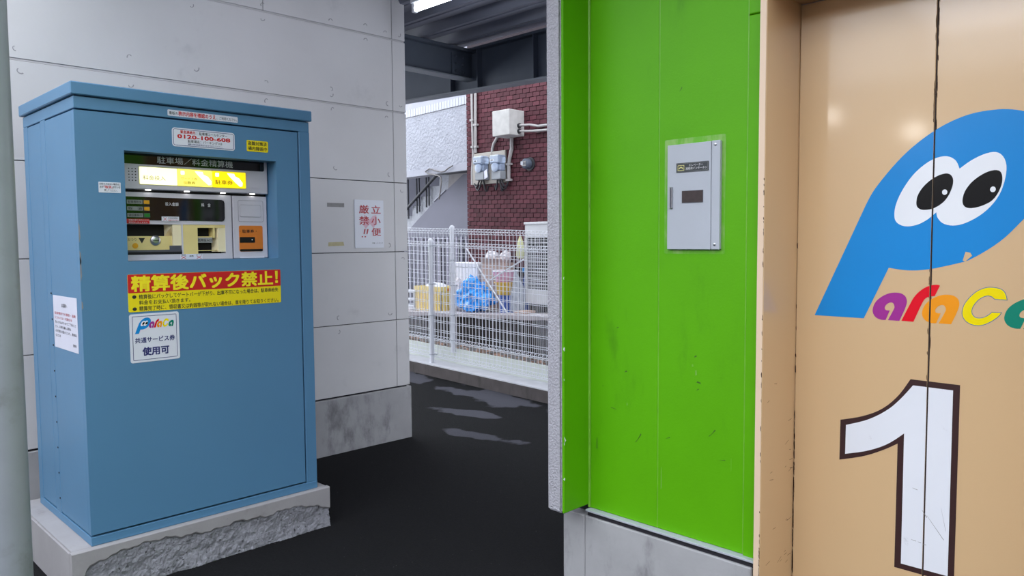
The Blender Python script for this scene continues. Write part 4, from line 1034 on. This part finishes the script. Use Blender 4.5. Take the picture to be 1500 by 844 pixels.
# ---- meters, box, vent and pipes on the brick wall (heights include the far slope)
def fz(y, z): return z+far(y)
mbd = box('meter_board', 'board', None, 6.262, 6.292, 6.335, 6.905, fz(6.6, 2.055), fz(6.6, 2.425), .003); tag(mbd, 'beige board on the brick wall behind the two electricity meters', 'board')
def meter(y, label):
    z = fz(y, 2.10)
    t = thing('electricity_meter', (6.2, y, z), label, 'meter', 'electricity meters on the brick wall')
    box('terminal_cover', 'meter_lo', t, 6.165, 6.2615, y-.075, y+.075, z-.005, z+.09, .006)
    box('meter_case', 'meter', t, 6.17, 6.2615, y-.07, y+.07, z+.092, z+.175, .012)
    MB().lathe((6.17, y, z+.135), [(.055, 0), (.055, -.022), (.03, -.03)], 18, 'x').build('dial_ring', 'meter', t)
    box('meter_window', 'glass', t, 6.135, 6.2615, y-.08, y+.08, z+.176, z+.272, .014)
    box('register', 'lg_white', t, 6.1335, 6.136, y+.0, y+.06, z+.205, z+.225)
    box('number_window', 'ink', t, 6.1325, 6.1345, y+.012, y+.05, z+.209, z+.221)
    return t
meter(6.675, 'electricity meter on the beige board, the one nearer the white pipes')
meter(6.395, 'electricity meter on the beige board, the one nearer the round vent')
tg = MB().prism([(6.13, 6.55, fz(6.5, 2.19)), (6.13, 6.50, fz(6.5, 2.215)), (6.13, 6.49, fz(6.5, 2.12)), (6.13, 6.545, fz(6.5, 2.10))], [(6.128, 6.55, fz(6.5, 2.19)), (6.128, 6.50, fz(6.5, 2.215)), (6.128, 6.49, fz(6.5, 2.12)), (6.128, 6.545, fz(6.5, 2.10))]).build('paper_tag', 'paper', None)
tag(tg, 'white paper tag hanging between the two electricity meters', 'tag')
jb = thing('junction_box', (6.17, 6.19, fz(6.19, 2.57)), 'large stained white junction box on the brick wall', 'junction box')
box('box_body', 'box_conc', jb, 6.05, 6.293, 6.053, 6.325, fz(6.19, 2.568), fz(6.19, 2.85), .006)
for z in (2.682, 2.62): MB().lathe((6.20, 6.053, fz(6.05, z)), [(.026, 0), (.026, -.02), (.02, -.022)], 14, 'y').build('pipe_socket', 'pvc_dk', jb)
def pipe(name, pts, r, mat, label, straps=(), grp=None):
    t = thing(name, pts[0], label, 'pipe', grp)
    MB().tube(pts, r, 10).build('pipe_run', mat, t)
    for p in straps: box('strap', 'pvc', t, p[0]-.02, 6.293, p[1]-r*1.7, p[1]+r*1.7, p[2]-.012, p[2]+.012)
    return t
def fp(y, z, x=6.27): return (x, y, z+far(y))
pipe('conduit_pipe', [fp(6.905, 3.3), fp(6.90, 2.9), fp(6.885, 2.4), fp(6.91, 2.2), fp(6.91, 2.05)], .016, 'pvc', 'grey conduit pipe nearest the brick corner, running down past the meters', [fp(6.90, 2.82), fp(6.885, 2.5)])
pipe('conduit_pipe', [fp(6.835, 3.3), fp(6.84, 2.9), fp(6.843, 2.43)], .017, 'pvc', 'grey conduit pipe running down to the top edge of the meter board', [fp(6.84, 2.76), fp(6.843, 2.5)])
pipe('conduit_pipe', [fp(6.46, 2.60), fp(6.49, 2.565), fp(6.53, 2.52), fp(6.555, 2.46), fp(6.56, 2.41)], .016, 'pvc', 'bent grey conduit from the junction box to the meter board')
pipe('conduit_pipe', [fp(6.235, 2.57), fp(6.235, 2.44), fp(6.27, 2.34), fp(6.28, 2.28), fp(6.285, 2.09)], .021, 'pvc', 'thick grey conduit running down from the junction box beside the meters', [fp(6.28, 2.27), fp(6.285, 2.09)])
pipe('conduit_pipe', [fp(6.035, 2.682, 6.20), fp(5.90, 2.682, 6.22), fp(5.80, 2.662, 6.25), fp(5.70, 2.665, 6.25), fp(5.3, 2.665, 6.25)], .014, 'pvc', 'upper of two grey pipes leaving the right side of the junction box', [fp(5.76, 2.665, 6.26)])
pipe('conduit_pipe', [fp(6.035, 2.62, 6.20), fp(5.88, 2.612, 6.22), fp(5.75, 2.612, 6.25), fp(5.3, 2.612, 6.25)], .014, 'pvc', 'lower of two grey pipes leaving the right side of the junction box', [fp(5.83, 2.612, 6.25)])
def cable(pts, label): 
    o = MB().tube(pts, .010, 7).build('black_cable', 'pvc_dk', None); tag(o, label, 'cable', 'black cables under the meters')
CN = ('shallow black cable loop under the left meter, nearest the brick corner', 'deeper black cable loop under the left meter, beside the corner loop', 'narrow hanging black cable loop under the right edge of the left meter', 'black cable loop reaching left between the two meters', 'longest hanging black cable loop under the right meter', 'shallow black cable loop from the right meter to the thick conduit', 'deeper black cable loop from the right meter to the thick conduit')
for (y0, y1, d), cl in zip(((6.73, 6.86, .07), (6.69, 6.84, .10), (6.66, 6.62, .12), (6.42, 6.50, .11), (6.38, 6.36, .13), (6.36, 6.285, .09), (6.40, 6.295, .11)), CN):
    ps_ = []
    for q in range(9):
        u = q/8; ps_.append((6.22+.04*u, y0+(y1-y0)*u, fz(6.6, 2.098)-math.sin(u*math.pi*.86)*d-.05*u*(0 if d < .1 else .4)))
    cable(ps_, cl)
vt = thing('vent_cap', (6.29, 5.975, fz(5.98, 2.258)), 'round dark vent cap on the brick wall', 'vent')
MB().lathe((6.294, 5.965, fz(5.98, 2.258)), [(.075, 0), (.075, -.012), (.062, -.016)], 24, 'x').build('flange', 'pvc_dk', vt)
MB().lathe((6.278, 5.985, fz(5.98, 2.26)), [(.06, 0), (.058, -.05), (.04, -.066)], 24, 'x').build('hood', 'steel_dk', vt)
for q in range(4): box('louvre', 'pvc', vt, 6.205, 6.214, 5.955, 6.015, fz(5.98, 2.235+.015*q), fz(5.98, 2.241+.015*q))
box('louvre_cover', 'steel_box', vt, 6.203, 6.2135, 5.995, 6.03, fz(5.98, 2.245), fz(5.98, 2.285))

# ---- outdoor unit at the right of the gap
ac = thing('outdoor_unit', (6.14, 5.45, sz(5.45)), 'off-white outdoor appliance with a wire grille at the right of the ledge', 'appliance')
zo = far(5.6)
box('top_cap', 'ac', ac, 5.99, 6.28, 5.05, 5.785, 1.585+zo, 1.612+zo, .004)
box('upper_body', 'ac', ac, 6.0, 6.27, 5.06, 5.775, 1.44+zo, 1.585+zo, .004)
box('grille_void', 'ac_dk', ac, 6.02, 6.27, 5.08, 5.755, .885+zo, 1.44+zo)
box('lower_body', 'ac', ac, 6.0, 6.27, 5.06, 5.775, .735+zo, .885+zo, .004)
MB().box(6.0, 6.27, 5.745, 5.775, .885+zo, 1.44+zo).box(6.0, 6.27, 5.06, 5.09, .885+zo, 1.44+zo).build('side_frame', 'ac', ac)
for q in range(16): MB().tube([(6.005, 5.09, .91+zo+q*.034), (6.005, 5.745, .91+zo+q*.034)], .0045, 6).build('grille_bar', 'ac', ac)
for q in range(12): MB().tube([(6.008, 5.14+q*.05, .885+zo), (6.008, 5.14+q*.05, 1.44+zo)], .003, 6).build('grille_wire', 'ac', ac)
for yy in (5.14, 5.68): box('foot', 'rubber', ac, 6.02, 6.25, yy-.04, yy+.04, sz(yy), .736+zo)
yc = MB().lathe((5.985, 5.828, 1.30+zo), [(.03, -.08), (.05, -.05), (.045, .02), (.03, .10), (.012, .16)], 10).build('cloth_bundle', 'ygreen', None); tag(yc, 'pale yellow cloth bundle hanging at the corner of the outdoor unit', 'cloth')

# ---- things on the ledge
def bag(name, c, r, mat, label, cat, seed, lumps=.22, sub=4, peak=0.0):
    bm = bmesh.new(); bmesh.ops.create_icosphere(bm, subdivisions=sub, radius=1)
    rd = random.Random(seed); ws = [(Vector((rd.uniform(-1, 1), rd.uniform(-1, 1), rd.uniform(-1, 1)))*rd.choice((4, 7, 11, 17)), rd.uniform(0, 6.28)) for _ in range(16)]
    for v in bm.verts:
        d = v.co.normalized(); k2 = 1.0
        for q, ph in ws: k2 += lumps/4*(1-2*abs(math.sin(d.dot(q)+ph)))*3.0/max(q.length, 2)
        x, y, z = d.x*k2, d.y*k2, d.z*k2
        if z < -.72: z = -.72
        s2 = 1-.42*max(0, z)*peak
        v.co = Vector((c[0]+x*r[0]*s2, c[1]+y*r[1]*s2, c[2]+(z+.72)*r[2]))
    me = bpy.data.meshes.new(name); bm.to_mesh(me); bm.free(); me.materials.append(MT[mat])
    o = bpy.data.objects.new(name, me); COL.objects.link(o); return tag(o, label, cat)
cr = thing('yellow_crate', (5.96, 7.27, sz(7.27)), 'yellow plastic crate filled with white foam on the ledge', 'crate')
z0, z1 = sz(7.5)+.004, .897
x0, x1, y0, y1 = 5.85, 6.12, 7.022, 7.51
MB().box(x0, x0+.012, y0, y1, z0, z1).box(x1-.012, x1, y0, y1, z0, z1).box(x0, x1, y0, y0+.012, z0, z1).box(x0, x1, y1-.012, y1, z0, z1).box(x0, x1, y0, y1, z0, z0+.012).build('crate_body', 'crate_y', cr)
MB().box(x0-.012, x0, y0-.012, y1+.012, z1-.055, z1).box(x0, x1+.012, y0-.012, y0, z1-.055, z1).build('rim', 'crate_y', cr)
for q in range(9): box('rib', 'crate_y', cr, x0-.009, x0, y0+.02+q*.055, y0+.03+q*.055, z0, z1-.055)
for q in range(4): box('rib', 'crate_y', cr, x0+.02+q*.065, x0+.03+q*.065, y0-.009, y0, z0, z1-.055)
for q in (.33, .62): box('cross_rib', 'crate_y', cr, x0-.008, x0, y0, y1, z0+q*(z1-z0)-.005, z0+q*(z1-z0)+.005)
box('grip_slot', 'orange', cr, x0+.09, x0+.19, y0-.0135, y0-.0122, z1-.05, z1-.02)
bag('foam_scraps', (5.985, 7.27, .80), (.10, .21, .085), 'foam', 'white foam scraps filling the yellow crate', 'foam', 3, .1, 3)
bag('film_bag', (6.045, 6.925, sz(6.8)+.004), (.062, .085, .235), 'bag_w', 'crumpled off-white film bag behind the yellow crate', 'bag', 11, .2, 4, .5)
fb = thing('foam_box', (6.2, 6.9, sz(6.9)), 'tall white foam box behind the yellow crate', 'box')
box('box_base', 'foam', fb, 6.13, 6.285, 6.68, 7.13, sz(6.68)+.001, 1.125, .006)
box('box_lid', 'foam', fb, 6.125, 6.286, 6.675, 7.135, 1.127, 1.185, .008)
bag('blue_bag', (5.93, 6.525, sz(6.3)+.002), (.15, .325, .24), 'bag_b', 'full bright blue plastic bag on the ledge', 'bag', 5, .34, 5, .75)
cb = thing('cardboard_box', (6.2, 6.42, sz(6.42)), 'brown cardboard box standing behind the blue bag', 'box')
box('carton', 'card', cb, 6.14, 6.284, 6.22, 6.63, sz(6.22)+.001, 1.19, .003)
MB().prism([(6.14, 6.22, 1.19), (6.14, 6.63, 1.19), (6.10, 6.61, 1.245), (6.10, 6.25, 1.24)], [(6.144, 6.22, 1.19), (6.144, 6.63, 1.19), (6.104, 6.61, 1.249), (6.104, 6.25, 1.244)]).build('flap', 'card', cb)
bag('white_bag', (6.215, 6.52, 1.19), (.065, .12, .085), 'bag_w', 'white plastic bag on the cardboard box, the one nearer the foam box', 'bag', 21, .2, 3)
bag('white_bag', (6.215, 6.295, 1.19), (.065, .085, .085), 'bag_w', 'white plastic bag on the cardboard box, the one nearer the pink basin', 'bag', 23, .2, 3)
def pail(name, c, prof, mat, label, cat, rim):
    t = thing(name, c, label, cat); MB().lathe(c, prof, 26).build('pail_body', mat, t)
    MB().tube([(c[0]+prof[-3][0]*1.02*math.cos(q*math.pi/12), c[1]+prof[-3][0]*1.02*math.sin(q*math.pi/12), c[2]+prof[-3][1]) for q in range(25)], .008, 6).build('rim', rim, t)
zb = sz(6.03)
pail('blue_bin', (6.0, 6.05, zb), [(.085, 0), (.10, .19), (.092, .19), (.08, .01)], 'blu_p', 'dark blue plastic bin at the bottom of the stack beside the blue bag', 'bin', 'blu_p')
pail('yellow_pail', (6.0, 6.07, zb+.192), [(.09, 0), (.125, .14), (.117, .14), (.085, .012)], 'yel_p', 'yellow plastic pail between the blue bin and the pink basin', 'pail', 'yel_p')
pail('pink_basin', (6.0, 6.08, zb+.34), [(.10, 0), (.145, .12), (.137, .12), (.095, .012)], 'pinkp', 'pink plastic basin with a white rim on top of the stack', 'basin', 'lg_white')
bag('clear_bag', (5.96, 5.855, sz(5.8)+.002), (.085, .085, .26), 'bag_c', 'clear plastic bag standing left of the outdoor unit', 'bag', 31, .28, 4, .6)
bt = thing('blue_bottle', (5.96, 5.92, 1.06), 'blue spray bottle top above the clear bag', 'bottle')
MB().lathe((6.15, 5.905, sz(5.88)), [(.035, 0), (.035, .36), (.015, .42), (.015, .45)], 14).build('bottle_body', 'blu_p', bt)
box('trigger_head', 'lg_blue', bt, 6.10, 6.175, 5.89, 5.92, sz(5.88)+.44, sz(5.88)+.49, .006)
def rod(p, q, label): 
    o = MB().tube([p, q], .0085, 8).build('white_rod', 'fence', None); tag(o, label, 'rod', 'thin white rods leaning over the ledge')
rod((5.755, 6.45, 1.358), (5.775, 5.82, sz(5.82)+.004), 'thin white rod leaning from top left down to the ledge front')
rod((5.785, 5.58, 1.25), (5.80, 6.14, 1.00), 'thin white rod sloping up to the right over the stacked basins')
wc = thing('white_rack', (5.95, 7.66, sz(7.66)), 'white slatted plastic rack at the left end of the ledge', 'rack')
for z in (.06, .135, .235): box('shelf', 'fence', wc, 5.85, 6.1, 7.535, 7.80, sz(7.66)+z-.012, sz(7.66)+z+.012, .004)
for xx in (5.87, 6.08):
    for yy in (7.555, 7.78): box('leg', 'fence', wc, xx-.012, xx+.012, yy-.012, yy+.012, sz(7.8)+.001, sz(7.66)+.223)
bn = box('wood_offcut', 'card', None, 5.80, 6.0, 5.62, 5.76, sz(5.6)+.001, sz(5.6)+.03, .003); tag(bn, 'short flat wooden offcut on the ledge below the clear bag', 'wood')

# ---- white stucco building with outside stair, beyond the brick wall
S0 = Vector((6.5, 7.242, 0)); SD = Vector((0.12, 0.99, 0)).normalized(); SN = Vector((0.99, -0.12, 0)).normalized()   # SN points away
def sp3(s_, z, off): return tuple(S0+SD*s_+SN*off+Vector((0, 0, z)))
def sprism(pts, o0_, o1_): return MB().prism([sp3(a, z, o0_) for a, z in pts], [sp3(a, z, o1_) for a, z in pts])
sb = thing('stucco_house', tuple(S0), 'white rough stucco house front with tiled coping and an outside stair', 'house')
sprism([(-.35, 2.42), (3.8, 2.42), (3.8, 3.165), (-.35, 3.150)], 0, .15).build('parapet', 'stucco', sb)
sprism([(-.35, 2.330), (3.8, 2.348), (3.8, 2.42), (-.35, 2.42)], -.02, .17).build('ledge_band', 'pale_band', sb)
sprism([(-.35, 2.322), (.70, 2.328), (.70, 2.340), (-.35, 2.332)], -.012, .15).build('drip_edge', 'dark_iron', sb)
sprism([(-.35, 3.15), (3.8, 3.168), (3.8, 3.272), (-.35, 3.252)], .01, .16).build('coping_bed', 'sealant', sb)
for q in range(58):
    a = -.02+q*.0655
    sprism([(a+.004, 3.157+.0075*a), (a+.0615, 3.157+.0075*a), (a+.0615, 3.254+.0085*a), (a+.004, 3.254+.0085*a)], -.012, .012).build('coping_tile', 'white_tile', sb)
sprism([(-.35, 3.262), (3.8, 3.29), (3.8, 3.9), (-.35, 3.9)], .05, .17).build('upper_wall', 'pale_band', sb)
sprism([(-.4, .2), (3.4, .2), (3.4, 3.4), (-.4, 3.4)], 1.0, 1.1).build('rear_wall', 'grey_back', sb)
STAIR = [(2.75, 1.55), (2.46, 1.55), (2.46, 1.695), (2.455, 1.832), (2.201, 1.829), (2.197, 1.972), (1.948, 1.970), (1.944, 2.106), (1.682, 2.103), (1.678, 2.243), (1.441, 2.240), (1.437, 2.46), (1.12, 2.46), (1.05, 2.1), (1.45, 1.85), (2.0, 1.45), (2.75, 1.2)]
sprism(STAIR, .50, .62).build('stair_stringer', 'stringer', sb)
for i in range(5):
    a, z = (2.455-.2555*i, 1.832+.1365*i)
    MB().prism([sp3(a, z-.135, .62), sp3(a-.256, z-.135, .62), sp3(a-.256, z, .62), sp3(a, z, .62)], [sp3(a, z-.135, .99), sp3(a-.256, z-.135, .99), sp3(a-.256, z, .99), sp3(a, z, .99)]).build('stair_step', 'stair_grey', sb)
sprism([(1.13, 2.46), (-.3, 2.46), (-.3, 1.5), (1.2, 1.9)], .47, .49).build('side_wall', 'beige_conc', sb)
MB().tube([sp3(2.55, 1.787, .44), sp3(1.38, 2.405, .44)], .022, 8).build('handrail', 'dark_iron', sb)
for a in (2.32, 2.25, 2.0, 1.93, 1.73, 1.66, 2.5):
    MB().tube([sp3(a, 1.72+(2.4-a)*.30+.02, .46), sp3(a, 2.44, .46)], .0125, 6).build('baluster', 'dark_iron', sb)
gr = sprism([(2.8, 1.2), (2.05, 1.52), (1.815, 1.644), (1.138, 2.007), (.453, 2.324), (-.33, 2.324), (-.33, .25), (2.8, .25)], .24, .30).build('grey_ramp_wall', 'grey_render', sb)
sprism([(1.16, 1.992), (1.14, 2.003), (.86, 2.136), (.87, 2.152), (1.15, 2.022)], .225, .24).build('ramp_edge', 'pale_band', sb)
cbl = MB().tube([sp3(.27, 2.405, -.05), sp3(.36, 2.385, -.05), sp3(.45, 2.35, -.05), sp3(.54, 2.345, -.045), sp3(.70, 2.375, -.04), sp3(.83, 2.412, -.04), sp3(.90, 2.395, -.04), sp3(.945, 2.378, -.04), sp3(.87, 2.350, -.05), sp3(.75, 2.33, -.06), sp3(.60, 2.303, -.06), sp3(.52, 2.275, -.07), sp3(.49, 2.22, -.08), sp3(.50, 2.10, -.09), sp3(.521, 1.985, -.10)], .009, 7).build('loose_cable', 'cable_gr', None); tag(cbl, 'grey loose cable looped over the ledge of the stucco house', 'cable')
# vertical slat screen below, left of the brick wall
ss = thing('slat_screen', (6.6, 7.8, .2), 'vertical slat screen at the foot of the stucco house', 'screen')
sprism([(-.12, .25), (3.0, .25), (3.0, 1.50), (-.12, 1.46)], .16, .2).build('screen_back', 'dark_iron', ss)
for q in range(27):
    a = -.10+q*.11
    sprism([(a, .25), (a+.042, .25), (a+.042, 1.50), (a, 1.50)], .13, .155).build('slat', 'slat', ss)
